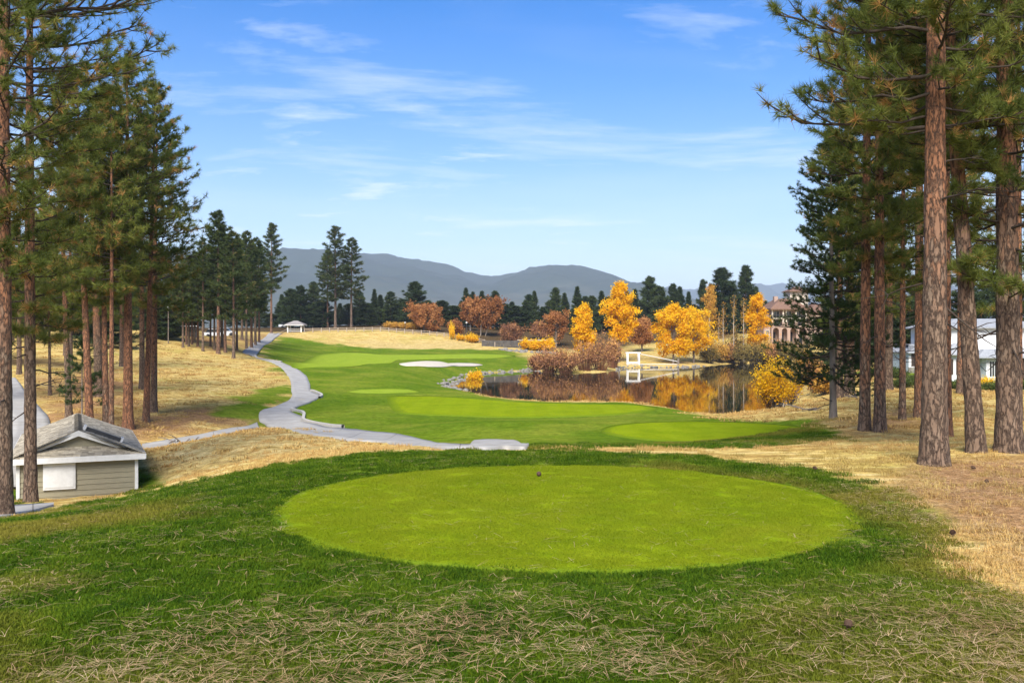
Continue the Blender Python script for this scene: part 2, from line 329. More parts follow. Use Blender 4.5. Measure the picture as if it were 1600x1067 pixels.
LUSH = [hits([(404,552),(436,526),(520,538),(640,546),(760,546),(800,550),(832,560),(836,577),(762,581),(700,600),(724,610),(800,626)])[:, :2].tolist()
        + hits([(1000,631),(1090,648),(1130,655),(1230,664),(1305,676),(1290,690),(1150,698),(1000,699),(830,701),(740,700),(640,690),(520,676),(400,662),(448,640),(452,612),(456,592),(430,570)])[:, :2].tolist(),
        hits([(-900,1200),(-700,870),(-200,835),(0,811),(120,790),(215,772),(300,750),(480,722),(620,705),(830,704),(1100,714),(1290,731),(1400,772),(1490,838),(1500,880),(1600,930),(1800,1000),(2200,1200)], 4.)[:, :2].tolist(),
        [(36,84),(70,84),(70,100),(36,100)], hits([(0,830),(0,770),(30,768),(32,800)])[:, :2].tolist(), hits([(205,735),(260,742),(240,765),(205,770)])[:, :2].tolist(),
        hits([(390,615),(452,600),(456,622),(410,640),(400,655),(340,650)])[:, :2].tolist()]
BROWN = [hits([(150,690),(200,660),(260,640),(330,637),(405,655),(330,675),(230,692)])[:, :2].tolist(), hits([(60,600),(150,575),(200,600),(190,660),(100,655),(78,655)])[:, :2].tolist(),
         hits([(1400,760),(1440,722),(1600,712),(1800,720),(1800,960),(1600,905),(1500,820)])[:, :2].tolist(), hits([(1280,660),(1440,640),(1440,672),(1330,680)])[:, :2].tolist(),
         hits([(340,548),(410,528),(420,521),(300,530)])[:, :2].tolist()]
PALE = [hits([(222,738),(262,732),(295,745),(250,754)])[:, :2].tolist(), hits([(230,745),(240,710),(330,680),(420,670),(560,690),(600,700),(450,712),(300,735)])[:, :2].tolist(),
        hits([(560,545),(560,532),(700,532),(745,545),(690,549)])[:, :2].tolist()]
def zones(x, y):
    w = fbm(x*.35, y*.35, 4)
    def soft(polys, a):
        s = np.min([polysd(x, y, p) for p in polys], axis=0)
        return 1-sstep(-a, a, s+w*a*3.2)
    sc = .35+np.clip(y, 0, 300)*.012
    near2 = np.min([np.hypot((x-t[0])/t[2], (y-t[1])/t[3]) for t in TEES], axis=0)
    lu = soft(LUSH, sc); lu = np.maximum(lu, 1-sstep(1.15, 1.3, near2))
    return lu, soft(BROWN, sc*2), soft(PALE, sc*1.5)
FLOOR = [[(-78,258),(-60,252),(-18,247),(-9,236),(-2,231),(14,226),(26,224),(30,236),(60,250),(60,420),(-200,420),(-200,200),(-75,190),(-72,225)], [(-75,125),(-38,95),(-60,95),(-110,60),(-160,200),(-100,190)]]
def floor_zone(x, y):
    s = np.min([polysd(x, y, p) for p in FLOOR], axis=0); return 1-sstep(-3, 3, s+fbm(x*.2, y*.2, 3)*8)
ny, nx = 430, 440
vv = np.concatenate([np.linspace(-60, -8.5, 8), np.exp(np.linspace(np.log(9), np.log(308), ny-26))-8-1+0, np.array([330,370,430,520,680,900,1200,1700,2400,3300,4500,6000,7500,9000])])
vv = np.unique(vv); ny = len(vv)
uu = np.linspace(-1, 1, nx); uu = np.sign(uu)*(np.abs(uu)*.72+.9*np.abs(uu)**5)
X = uu[None]*(np.maximum(vv, 0)[:, None]+14); Y = np.repeat(vv[:, None], nx, 1)
Xf, Yf = X.ravel(), Y.ravel(); Zf = gz(Xf, Yf)
lu, br, pa = zones(Xf, Yf)
Zf = Zf+fbm(Xf*1.6, Yf*1.6, 3)*.22*(1-lu)*sstep(19, 30, Yf)
i = np.arange(ny-1)[:, None]*nx; j = np.arange(nx-1)[None]
Q = np.stack([i+j, i+j+1, i+nx+j+1, i+nx+j], -1).reshape(-1, 4)
mb = MB(); mb.add(np.column_stack([Xf, Yf, Zf]), Q); gme = mb.mesh('ground', True, False)
ca = gme.attributes.new('zone', 'FLOAT_COLOR', 'POINT'); ca.data.foreach_set('color', np.column_stack([lu, br, pa, floor_zone(Xf, Yf)]).astype(np.float32).ravel())

def grass_nodes(t, b, zone=True, kind='rough'):
    geo = N(t, 'ShaderNodeNewGeometry'); pos = geo.outputs['Position']
    def no(scale, detail=5, rough=.6, st=None):
        n = N(t, 'ShaderNodeTexNoise', ins={'Scale': scale, 'Detail': detail, 'Roughness': rough})
        if st:
            mp = N(t, 'ShaderNodeMapping'); mp.inputs['Scale'].default_value = st; mp.inputs['Rotation'].default_value = (0, 0, .5); t.links.new(pos, mp.inputs[0]); t.links.new(mp.outputs[0], n.inputs['Vector'])
        else: t.links.new(pos, n.inputs['Vector'])
        return n.outputs[0]
    big, mid, fine = no(.18, 4), no(1.3, 5, .65), no(28, 4, .7)
    return geo, no, big, mid, fine
m, t, b = newmat('ground_grass'); b.inputs['Roughness'].default_value = 1; b.inputs['Specular IOR Level'].default_value = 0
geo, no, big, mid, fine = grass_nodes(t, b)
zn = N(t, 'ShaderNodeAttribute', attribute_name='zone'); zs = N(t, 'ShaderNodeSeparateColor'); t.links.new(zn.outputs['Color'], zs.inputs[0])
lushc = mixc(t, ramp(t, [(.3, 0), (.7, 1)], mid).outputs[0], (.075, .130, .009), (.145, .205, .014))
lushc = mixc(t, ramp(t, [(.40, .0), (.60, .55)], no(.07, 5, .7)).outputs[0], lushc, (.065, .120, .009))
lushc = mixc(t, ramp(t, [(.46, 0), (.70, .8)], big).outputs[0], lushc, (.20, .215, .026))
streak = no(1.0, 6, .7, (.5, 2.2, 2.2))
dryc = ramp(t, [(.32, (.20, .115, .035)), (.44, (.43, .29, .085)), (.56, (.58, .43, .150)), (.70, (.68, .56, .28))], streak).outputs[0]
dryc = mixc(t, ramp(t, [(.50, 0), (.72, .6)], big).outputs[0], dryc, (.30, .28, .045))
dryc = mixc(t, ramp(t, [(.25, .55), (.5, 0)], no(6, 5, .7)).outputs[0], dryc, (.13, .075, .03))
brc = mixc(t, ramp(t, [(.32, 0), (.68, 1)], no(9, 7, .8)).outputs[0], (.11, .058, .026), (.47, .27, .12))
pac = mixc(t, ramp(t, [(.35, 0), (.65, 1)], no(.9, 6, .75, (.6, 2, 2))).outputs[0], (.28, .19, .05), (.62, .48, .22))
c = mixc(t, zs.outputs[1], dryc, brc); c = mixc(t, mathn(t, 'MULTIPLY', zs.outputs[2], .8), c, pac)
lf = mathn(t, 'ADD', mathn(t, 'MULTIPLY', zs.outputs[0], 1.6), mathn(t, 'SUBTRACT', mathn(t, 'MULTIPLY', mid, .8), .7), True)
c = mixc(t, lf, c, lushc)
c = mixc(t, zn.outputs['Alpha'], c, mixc(t, no(2.5, 5, .7), (.035, .026, .014), (.13, .085, .04)))
c = mixc(t, 1.0, c, ramp(t, [(.3, .5), (.7, 1.45)], fine).outputs[0], 'MULTIPLY')
c = mixc(t, 1.0, c, ramp(t, [(.34, .62), (.66, 1.35)], no(3.2, 6, .75)).outputs[0], 'MULTIPLY')
t.links.new(c, b.inputs['Base Color'])
bp = N(t, 'ShaderNodeBump', ins={'Strength': .45, 'Distance': .05}); t.links.new(mathn(t, 'ADD', fine, mathn(t, 'MULTIPLY', mid, 1.5)), bp.inputs['Height']); t.links.new(bp.outputs[0], b.inputs['Normal'])
gme.materials.append(m); tag(link('ground', gme), kind='structure', label='rolling golf course ground of green rough and dry straw grass')

def turfmat(name, ca_, cb_, cc_, stripe=0.):
    m, t, b = newmat(name); b.inputs['Roughness'].default_value = 1; b.inputs['Specular IOR Level'].default_value = 0
    geo, no, big, mid, fine = grass_nodes(t, b)
    c = mixc(t, ramp(t, [(.40, 0), (.60, 1)], no(.55, 6, .7)).outputs[0], ca_, cb_)
    c = mixc(t, ramp(t, [(.5, 0), (.8, .7)], no(3.0, 6, .7)).outputs[0], c, cc_)
    if stripe:
        w = N(t, 'ShaderNodeTexWave', bands_direction='X', ins={'Scale': stripe, 'Distortion': .6, 'Detail': 1}); t.links.new(geo.outputs['Position'], w.inputs['Vector'])
        c = mixc(t, 1.0, c, ramp(t, [(.35, .97), (.65, 1.03)], w.outputs[1]).outputs[0], 'MULTIPLY')
    c = mixc(t, 1.0, c, ramp(t, [(.3, .6), (.7, 1.35)], no(38, 4, .75)).outputs[0], 'MULTIPLY')
    at_ = N(t, 'ShaderNodeAttribute', attribute_name='tint'); c = mixc(t, ramp(t, [(.3, 0), (.9, .85)], mathn(t, 'ADD', at_.outputs['Fac'], mathn(t, 'SUBTRACT', mathn(t, 'MULTIPLY', no(2.2, 5, .7), .9), .45))).outputs[0], c, (.095, .145, .010))
    t.links.new(c, b.inputs['Base Color'])
    bp = N(t, 'ShaderNodeBump', ins={'Strength': .5, 'Distance': .015}); t.links.new(no(70, 3, .7), bp.inputs['Height']); t.links.new(bp.outputs[0], b.inputs['Normal'])
    return m
M['tee'] = turfmat('mown_tee_turf', (.150, .212, .006), (.190, .245, .008), (.22, .25, .012), .16)
M['green'] = turfmat('putting_green_turf', (.19, .27, .02), (.24, .31, .03), (.24, .29, .03))
def sheet(name, outline, m, off=.012, rings=14, zfix=None, skirt=.06, micro=.0, dish=0., edge=.06):
    """a thin layer draped on the ground: rings shrinking from a smooth outline (star shaped) to its centre"""
    O = np.array(outline, float)[:, :2]; c = O.mean(0); n = len(O); V = []; 
    for k in range(rings+1):
        tt = 1-(0 if k == 0 else edge if k == 1 else edge+(k-1)/(rings-1)*(.999-edge)); p = c+(O-c)*tt
        z = (np.full(n, zfix) if zfix is not None else gz(p[:, 0], p[:, 1]))+off
        if dish: z = z-dish*np.sin(min(1, (1-tt)*1.6)*np.pi/2)
        if k == 0: V.append(np.column_stack([p, z-skirt]))
        V.append(np.column_stack([p, z]))
    tn = np.repeat(np.concatenate([[1.], [1.], [.55], np.zeros(rings-1)]), n)
    V = np.concatenate(V); r = rings+2; i = np.arange(r-1)[:, None]*n; j = np.arange(n)[None]; k = (j+1) % n
    mb = MB(); mb.add(V, np.stack([i+j, i+k, i+n+k, i+n+j], -1).reshape(-1, 4), tn); return mb.build(name, m, None, True)
def ell(cx, cy, rx, ry, n=160, wob=.012, sq=2.0, seed=0):
    a = np.arange(n)*2*np.pi/n; r = 1+wob*np.sin(3*a+seed)+wob*.7*np.sin(5*a+2*seed)+.003*np.sin(37*a)
    ca_, sa = np.cos(a), np.sin(a); q = (np.abs(ca_)**sq+np.abs(sa)**sq)**(-1/sq)
    return np.column_stack([cx+rx*r*q*ca_, cy+ry*r*q*sa])
def smooth_closed(P, n=120):
    P = np.asarray(P, float); k = len(P); tt = np.linspace(0, k, n, endpoint=False); i = np.floor(tt).astype(int); f = (tt-i)[:, None]
    a, b, c, d = P[(i-1) % k], P[i % k], P[(i+1) % k], P[(i+2) % k]
    return .5*((2*b)+(-a+c)*f+(2*a-5*b+4*c-d)*f*f+(-a+3*b-3*c+d)*f**3)
def smooth_open(P, n=60):
    P = np.asarray(P, float); P = np.concatenate([[2*P[0]-P[1]], P, [2*P[-1]-P[-2]]]); k = len(P)-3
    tt = np.linspace(0, k-1e-6, n); i = np.floor(tt).astype(int)+1; f = (tt-i+1)[:, None]; a, b, c, d = P[i-1], P[i], P[i+1], P[i+2]
    return .5*((2*b)+(-a+c)*f+(2*a-5*b+4*c-d)*f*f+(-a+3*b-3*c+d)*f**3)
TL = ['round mown tee strewn with pine needles around a dark ball marker', 'round mown tee beside the dry bank of the pond', 'long mown tee lying behind the round ones at the water']
for k, tdef in enumerate(TEES):
    tag(sheet('tee', ell(*tdef[:4], seed=k*1.7) if k < 2 else smooth_closed(T3, 140), M['tee'], .004 if k else .002, 20, tdef[4], edge=.02 if k == 0 else .07), kind='structure', label=TL[k])
tag(sheet('putting_green', smooth_closed(hits([(455,573),(500,575),(560,572),(620,563),(700,561),(790,559),(798,555),(700,553.5),(610,554),(565,550.5),(520,551.5),(480,562)])[:, :2]), M['green'], .05, 12), kind='structure', label='pale putting green below the straw slope')
tag(sheet('tee', smooth_closed(hits([(545,613),(600,615),(655,613),(640,609),(590,608),(555,610)])[:, :2]), M['green'], .03, 8), kind='structure', label='small pale mown strip in the fairway')
tag(sheet('sand_bunker', smooth_closed(hits([(624,569),(640,572.5),(690,574),(730,572.5),(754,571),(735,568),(700,568.5),(668,566.5),(645,568)])[:, :2]), M['sand'], .10, 8), kind='structure', label='pale sand bunker cut into the green fairway')
# pond
m, t, b = newmat('pond_water'); b.inputs['Base Color'].default_value = (.016, .017, .010, 1); b.inputs['Roughness'].default_value = .03; b.inputs['IOR'].default_value = 1.33; b.inputs['Specular IOR Level'].default_value = .5
geo = N(t, 'ShaderNodeNewGeometry'); mp = N(t, 'ShaderNodeMapping'); mp.inputs['Scale'].default_value = (1.2, .35, 1); t.links.new(geo.outputs['Position'], mp.inputs[0])
n = N(t, 'ShaderNodeTexNoise', ins={'Scale': 1.5, 'Detail': 4}); t.links.new(mp.outputs[0], n.inputs['Vector'])
bp = N(t, 'ShaderNodeBump', ins={'Strength': .05, 'Distance': .05}); t.links.new(n.outputs[0], bp.inputs['Height']); t.links.new(bp.outputs[0], b.inputs['Normal'])
PO = smooth_closed(POND, 160); ctr = PO.mean(0); 
bm = bmesh.new(); vs = [bm.verts.new((x, y, WATER)) for x, y in (POND+(POND-POND.mean(0))*.03)]; bm.faces.new(vs); bmesh.ops.triangulate(bm, faces=bm.faces[:])
me = bpy.data.meshes.new('pond'); bm.to_mesh(me); bm.free()
if me.polygons[0].normal.z < 0: me.flip_normals()
tag(link('pond', me, None, m), kind='structure', label='still dark pond mirroring the yellow trees')
# paths
def sink(poly, dz=.09):
    """bed a slab into the ground sheet"""
    co = np.empty(len(gme.vertices)*3); gme.vertices.foreach_get('co', co); co = co.reshape(-1, 3); lo_, hi_ = poly.min(0)-1, poly.max(0)+1
    q = np.nonzero((co[:, 0] > lo_[0]) & (co[:, 0] < hi_[0]) & (co[:, 1] > lo_[1]) & (co[:, 1] < hi_[1]))[0]
    q = q[polysd(co[q, 0], co[q, 1], poly) < .12]; co[q, 2] = gz(co[q, 0], co[q, 1])-dz; gme.vertices.foreach_set('co', co.ravel()); gme.update()
BEDS = []
def ribbon(name, pairs, m, off=.03, n=90, across=6, dmin=5.5, world=False, skirt=.12):
    L = pairs[0] if world else hits([p[0] for p in pairs], dmin)[:, :2]; Rr = pairs[1] if world else hits([p[1] for p in pairs], dmin)[:, :2]
    L, Rr = smooth_open(L, n), smooth_open(Rr, n); f = np.linspace(0, 1, across+1)
    G = L[:, None]*(1-f)[None, :, None]+Rr[:, None]*f[None, :, None]
    z = gz(G[..., 0].ravel(), G[..., 1].ravel()).reshape(n, across+1); z = z+off; zm = np.convolve(np.pad(z.mean(1), 6, 'edge'), np.ones(13)/13, 'valid'); z = np.maximum(z+(zm-z.mean(1))[:, None]*.8, gz(G[..., 0].ravel(), G[..., 1].ravel()).reshape(n, across+1)+.012)
    V = np.concatenate([G, z[..., None]], -1); lo = V[:, [0]].copy(); hi = V[:, [-1]].copy(); lo[..., 2] -= skirt; hi[..., 2] -= skirt
    V = np.concatenate([lo, V, hi], 1); w = across+3; i = np.arange(n-1)[:, None]*w; j = np.arange(w-1)[None]
    al = np.concatenate([[0], np.cumsum(np.linalg.norm(np.diff((L+Rr)/2, axis=0), axis=1))])
    mb = MB(); mb.add(V.reshape(-1, 3), np.stack([i+j, i+j+1, i+w+j+1, i+w+j], -1).reshape(-1, 4), np.repeat(al, w)); me = mb.mesh(name, True); BEDS.append(np.concatenate([L[::3], Rr[::-1][::3]])); sink(np.concatenate([L, Rr[::-1]])); me.materials.append(m)
    if np.mean([p.normal.z for p in me.polygons]) < 0: me.flip_normals()
    return link(name, me), L, Rr
cp, _, _ = ribbon('cart_path', [((420,520.5),(441,520.5)),((402,534),(425,533)),((379,550),(401,555)),((398,558),(440,566)),((436,572),(470,580)),((452,590),(483,597)),((455,608),(486,611)),((453,624),(500,620)),((412,640),(456,641)),((405,655),(476,653)),((420,667),(482,662)),((470,676),(528,668)),((540,687),(575,673.5)),((610,693),(645,685)),((690,699.5),(700,692.5)),((752,700.8),(752,694.5))], M['path'], .03, 170)
tag(cp, kind='structure', label='pale grey cart path winding from the tee to the gazebo')
tag(ribbon('side_path', [((405,668),(402,660)),((340,680),(338,673)),((280,691),(280,684)),((222,702),(222,694))], M['path'], .03, 40)[0], kind='structure', label='narrow pale path leading behind the shed')
tag(ribbon('lower_path', [((10,590),(24,590)),((11,615),(42,615)),((12,640),(64,640)),((20,660),(78,660)),((10,700),(72,700)),((2,742),(62,742)),((-10,762),(30,762))], M['path'], .03, 60)[0], kind='structure', label='grey path running downhill past the shed')
tag(ribbon('front_path', [((-120,798),(-120,818)),((0,792),(0,808)),((50,788),(50,799)),((84,786),(84,789))], M['path'], .03, 40)[0], kind='structure', label='short grey path in front of the shed')
PE = smooth_closed(hits([(737,692.5),(750,688.5),(785,688.5),(812,693),(826,698.5),(790,700.5),(740,700.5)])[:, :2], 60); sink(PE); BEDS.append(PE[::2])
tag(sheet('path_end', PE, M['concrete'], .06, 14, skirt=.15), kind='structure', label='pale concrete end slab of the cart path')
def kerb(pts, label):
    P = hits(pts); P = smooth_open(P[:, :2], 30); mb = MB()
    T = np.gradient(P, axis=0); T /= np.linalg.norm(T, axis=1)[:, None]; Nn = np.column_stack([-T[:, 1], T[:, 0]])
    z = gz(P[:, 0], P[:, 1]); V = []
    for s, h in ((-.09, -.1), (-.09, .16), (.09, .16), (.09, -.1)): V.append(np.column_stack([P+Nn*s, z+h]))
    V = np.stack(V, 1); i = np.arange(29)[:, None]*4; j = np.arange(4)[None]; k = (j+1) % 4
    mb.add(V.reshape(-1, 3), np.stack([i+j, i+k, i+4+k, i+4+j], -1).reshape(-1, 4)); tag(mb.build('kerb', M['kerb']), kind='structure', label=label)
kerb([(486,611),(497,615),(503,619),(499,622)], 'short white kerb at the bulge of the path')
kerb([(455,640.5),(468,644),(475,648),(474,657),(485,661),(536,668)], 'curved white kerb where the path turns')
kerb([(398,556),(403,560),(420,563),(440,566)], 'white kerb on the far bend of the path')

# ------------------------------------------------------------------ hills
def hills(name, D0, D1, ridge, m, label, seed):
    rx = np.array([r[0] for r in ridge], float); ry = np.array([r[1] for r in ridge], float)
    cols = np.linspace(rx[0], rx[-1], 260); yy = np.interp(cols, rx, ry); k = np.ones(9)/9; yy = np.convolve(np.pad(yy, 4, 'edge'), k, 'valid')
    H = (HOR-yy)/F*D1+EYE; rows = np.linspace(0, 1.35, 70); V = []
    for r in rows:
        D = D0+(D1-D0)*r; x = (cols-800)/F*D1
        prof = np.sin(np.clip(r, 0, 1)*np.pi/2)**1.25 if r <= 1 else 1-((r-1)/.35)*.6
        nz = fbm(x/420+seed, np.full(len(x), D/420.), 5)*D1*.035*np.sin(min(r, 1)*np.pi)**.7+fbm(x/90+seed, np.full(len(x), D/90.), 4)*D1*.008
        V.append(np.column_stack([x, np.full(len(x), D), H*prof+nz-4+(fbm(x/25, np.full(len(x), D/25), 2)*14)]))
    V = np.array(V); n = len(cols); i = np.arange(len(rows)-1)[:, None]*n; j = np.arange(n-1)[None]
    mb = MB(); mb.add(V.reshape(-1, 3), np.stack([i+j, i+j+1, i+n+j+1, i+n+j], -1).reshape(-1, 4)); tag(mb.build(name, m, None, True), kind='structure', label=label)
m, t, b = newmat('hill_forest'); b.inputs['Roughness'].default_value = 1; b.inputs['Specular IOR Level'].default_value = 0
geo = N(t, 'ShaderNodeNewGeometry')
n1 = N(t, 'ShaderNodeTexNoise', ins={'Scale': .006, 'Detail': 8, 'Roughness': .65}); t.links.new(geo.outputs['Position'], n1.inputs['Vector'])
n2 = N(t, 'ShaderNodeTexNoise', ins={'Scale': .05, 'Detail': 5, 'Roughness': .7}); t.links.new(geo.outputs['Position'], n2.inputs['Vector'])
sp = N(t, 'ShaderNodeSeparateXYZ'); t.links.new(geo.outputs['Position'], sp.inputs[0])
c = mixc(t, n2.outputs[0], (.012, .024, .016), (.045, .06, .035))
low = ramp(t, [(.5, 1), (.75, 0)], mathn(t, 'ADD', mathn(t, 'DIVIDE', sp.outputs[2], 420.), mathn(t, 'MULTIPLY', mathn(t, 'SUBTRACT', n1.outputs[0], .25), 1.0))).outputs[0]
c = mixc(t, mathn(t, 'MULTIPLY', low, .35), c, (.12, .11, .07))
t.links.new(c, b.inputs['Base Color']); M['hill'] = m
hills('hills', 2600, 5200, [(-900,430),(-300,405),(100,398),(300,402),(440,400),(500,399),(555,396.5),(600,399),(625,402),(660,408),(700,419),(730,431),(760,437),(782,438),(800,432),(830,422),(850,419),(885,420),(915,427),(940,435),(965,446),(1000,462),(1050,482),(1150,500),(1300,512)], m, 'forested blue grey hills rising behind the trees', 3.3)
hills('hills', 6000, 9500, [(300,480),(700,470),(900,462),(1000,455),(1080,453),(1150,455),(1195,457),(1230,453),(1300,449),(1420,455),(1600,448),(1900,440),(2400,452)], m, 'pale distant hill behind the terracotta mansion', 9.1)

# ------------------------------------------------------------------ shed
sh = empty('shed', (-13.86, 30.7, -3.2), R_(24.5), 'olive board-sided shed with white shutter below the tee slope', 'shed')
EZ, RZ, HW, DP, SK = 1.74, 2.55, 2.0, 8.6, .62      # eave height, ridge height, half width, depth, skirt depth
wy0, wx = .26, 1.74
mb = MB(); mb.box((-wx+.02, wy0+.03, -.6), (wx-.02, DP-.3, EZ-.02)); mb.build('wall', M['siding'], sh)
bh = .17
for k in range(13):
    z0 = -.55+k*bh; z1 = min(z0+bh-.004, EZ-.03)
    if z1-z0 < .03: continue
    mb = MB(); V = [(-wx, wy0-.004, z0), (wx, wy0-.004, z0), (wx, wy0+.016, z1), (-wx, wy0+.016, z1), (-wx, wy0+.028, z0), (wx, wy0+.028, z0), (wx, wy0+.028, z1), (-wx, wy0+.028, z1)]
    mb.add(V, [(0,1,2,3),(0,4,5,1),(3,2,6,7),(0,3,7,4),(1,5,6,2)], .5+.3*random.uniform(-1, 1)); mb.build('siding_board', M['siding'], sh)
    for sx in (-1, 1):
        mb = MB(); V = [(sx*(wx+.004), wy0, z0), (sx*(wx+.004), DP-.3, z0), (sx*(wx-.016), DP-.3, z1), (sx*(wx-.016), wy0, z1)]; Vb = [(sx*(wx-.019), v[1], v[2]) for v in V]
        mb.add(V+Vb, [(0,1,2,3),(0,4,5,1),(3,2,6,7),(0,3,7,4),(1,5,6,2)], .5+.3*random.uniform(-1, 1)); mb.build('siding_board', M['siding'], sh)
for sx in (-1, 1): MB().box((sx*wx-.05, wy0-.03, -.6), (sx*wx+.05, wy0+.07, EZ-.025)).build('corner_trim', M['trim'], sh)
shu = MB().box((-.56-.42, wy0-.075, .77), (-.56+.42, wy0-.03, 1.52)).build('shutter', M['trim'], sh)
fr = MB()
for a, b_ in (((-1.03, .70), (-.98, 1.59)), ((-.14, .70), (-.09, 1.59)), ((-.978, 1.522), (-.142, 1.588)), ((-.978, .702), (-.142, .768))): fr.box((a[0], wy0-.06, a[1]), (b_[0], wy0-.012, b_[1]))
fr.build('frame', M['trim'], shu)
def rz(x): return EZ+(RZ-EZ)*(1-abs(x)/HW)
gx = HW*(1-(SK/HW))                               # half width of the gable foot (same pitch as the side slopes)
gz0 = rz(gx)
slab = MB()
for sx in (-1, 1):
    V = [(sx*HW, 0, EZ), (sx*gx, SK, gz0), (0, SK-.15, RZ), (0, DP-SK, RZ), (sx*gx, DP-SK, gz0), (sx*HW, DP, EZ)]; V2 = [(x, y, z-.06) for x, y, z in V]
    q = [(0,1,2),(0,2,3),(0,3,5),(3,4,5)] if sx > 0 else [(1,0,2),(2,0,3),(3,0,5),(4,3,5)]
    slab.add(V+V2, q+[tuple(i+6 for i in f[::-1]) for f in q])
for y0, y1, s in ((0, SK, 1), (DP, DP-SK, -1)):
    V = [(-HW, y0, EZ), (HW, y0, EZ), (gx, y1, gz0), (-gx, y1, gz0)]; slab.add(V, [(0,1,2,3)] if s > 0 else [(3,2,1,0)])
roof = slab.build('roof', M['shingle'], sh)
tabs = MB(); 
def tabrow(O, U, Vv, L0, L1, w, e):
    """one shingle course: origin, along, up-slope"""
    O, U, Vv = Vector(O), Vector(U), Vector(Vv); nn = U.cross(Vv).normalized(); x = L0-random.random()*w
    if nn.z < 0: nn = -nn
    while x < L1:
        a, b_ = max(x+.004, L0), min(x+w*random.uniform(.85, 1.1), L1)
        if b_-a > .03:
            th = random.uniform(.014, .026); p = [O+U*a, O+U*b_, O+U*b_+Vv*e*1.15, O+U*a+Vv*e*1.15]
            tt = random.random(); V = [tuple(q+nn*(th if k < 2 else .006)) for k, q in enumerate(p)]+[tuple(q-nn*.002) for q in p]
            tabs.add(V, [(0,1,2,3),(0,4,5,1),(0,3,7,4),(1,5,6,2)], tt)
        x = b_
sl_ = math.hypot(HW, RZ-EZ)
for sx in (-1, 1):
    up = Vector((-sx*HW, 0, RZ-EZ)).normalized(); nrow = int(sl_/.15)
    for r in range(nrow):
        s = r*.15; x = HW-s*HW/sl_; yl = max(0, (HW-x)) if x > gx else SK-.15*(1-x/gx)
        yl = min(yl, SK)
        tabrow((sx*x, 0, EZ+s*(RZ-EZ)/sl_), (0, 1, 0), up, yl, DP-yl, .30, .15)
up = Vector((0, SK, gz0-EZ)).normalized(); ssl = math.hypot(SK, gz0-EZ)
for r in range(int(ssl/.11)):
    s = r*.11; f = s/ssl; tabrow((0, SK*f, EZ+(gz0-EZ)*f), (1, 0, 0), up, -(HW-(HW-gx)*f), HW-(HW-gx)*f, .22, .11)
tag(tabs.build('shingles', M['shingle'], sh), kind='stuff')
for k in range(int((DP-2*SK)/.3)):
    y = SK+.0+k*.3
    mb = MB(); mb.add([(-.14, y, RZ-.035), (0, y, RZ+.045), (.14, y, RZ-.035), (-.14, y+.32, RZ-.05), (0, y+.32, RZ+.03), (.14, y+.32, RZ-.05)], [(0,1,4,3),(1,2,5,4)], random.random()); mb.build('ridge_tile', M['shingle'], roof)
fa = MB().box((-HW, -.028, EZ-.17), (HW, -.003, EZ+.01)).build('fascia', M['trim'], sh)
for sx in (-1, 1): MB().box((sx*HW+(0 if sx > 0 else -.025), -.028, EZ-.15), (sx*HW+(.025 if sx > 0 else 0), DP, EZ+.005)).build('fascia', M['trim'], sh)
MB().box((-HW+.02, .0, EZ-.15), (HW-.02, DP-.02, EZ-.12)).build('soffit', M['trim'], sh)
g = MB().prism([(-gx+.05, gz0), (gx-.05, gz0), (0, RZ-.03)], SK+.02, SK+.06).build('gable_wall', M['siding'], sh)
for sx in (-1, 1):
    mb = MB(); V = [(sx*(gx+.16), gz0-.075), (0, RZ-.01), (0, RZ-.19), (sx*(gx-.22), gz0-.075+.01)]
    mb.prism(V if sx < 0 else V[::-1], SK-.19, SK-.15); mb.build('bargeboard', M['trim'], sh)
nrm = Vector((RZ-EZ, 0, HW)).normalized()
sk = empty('roof_vent', (0, 0, 0)); sk.parent = sh
def onr(x, y, h): return tuple(Vector((x, y, rz(x)))+nrm*h)
MB().beam(onr(.22, 1.25, .07), onr(1.25, 1.25, .07), .22, .12, tuple(nrm)).build('vent_body', M['dark'], sk)
for x in (.16, 1.30): MB().beam(onr(x, 1.1, .08), onr(x, 1.42, .08), .07, .18, tuple(nrm)).build('end_cap', M['trim'], sk)
bpy.data.objects.remove(sk) if False else None

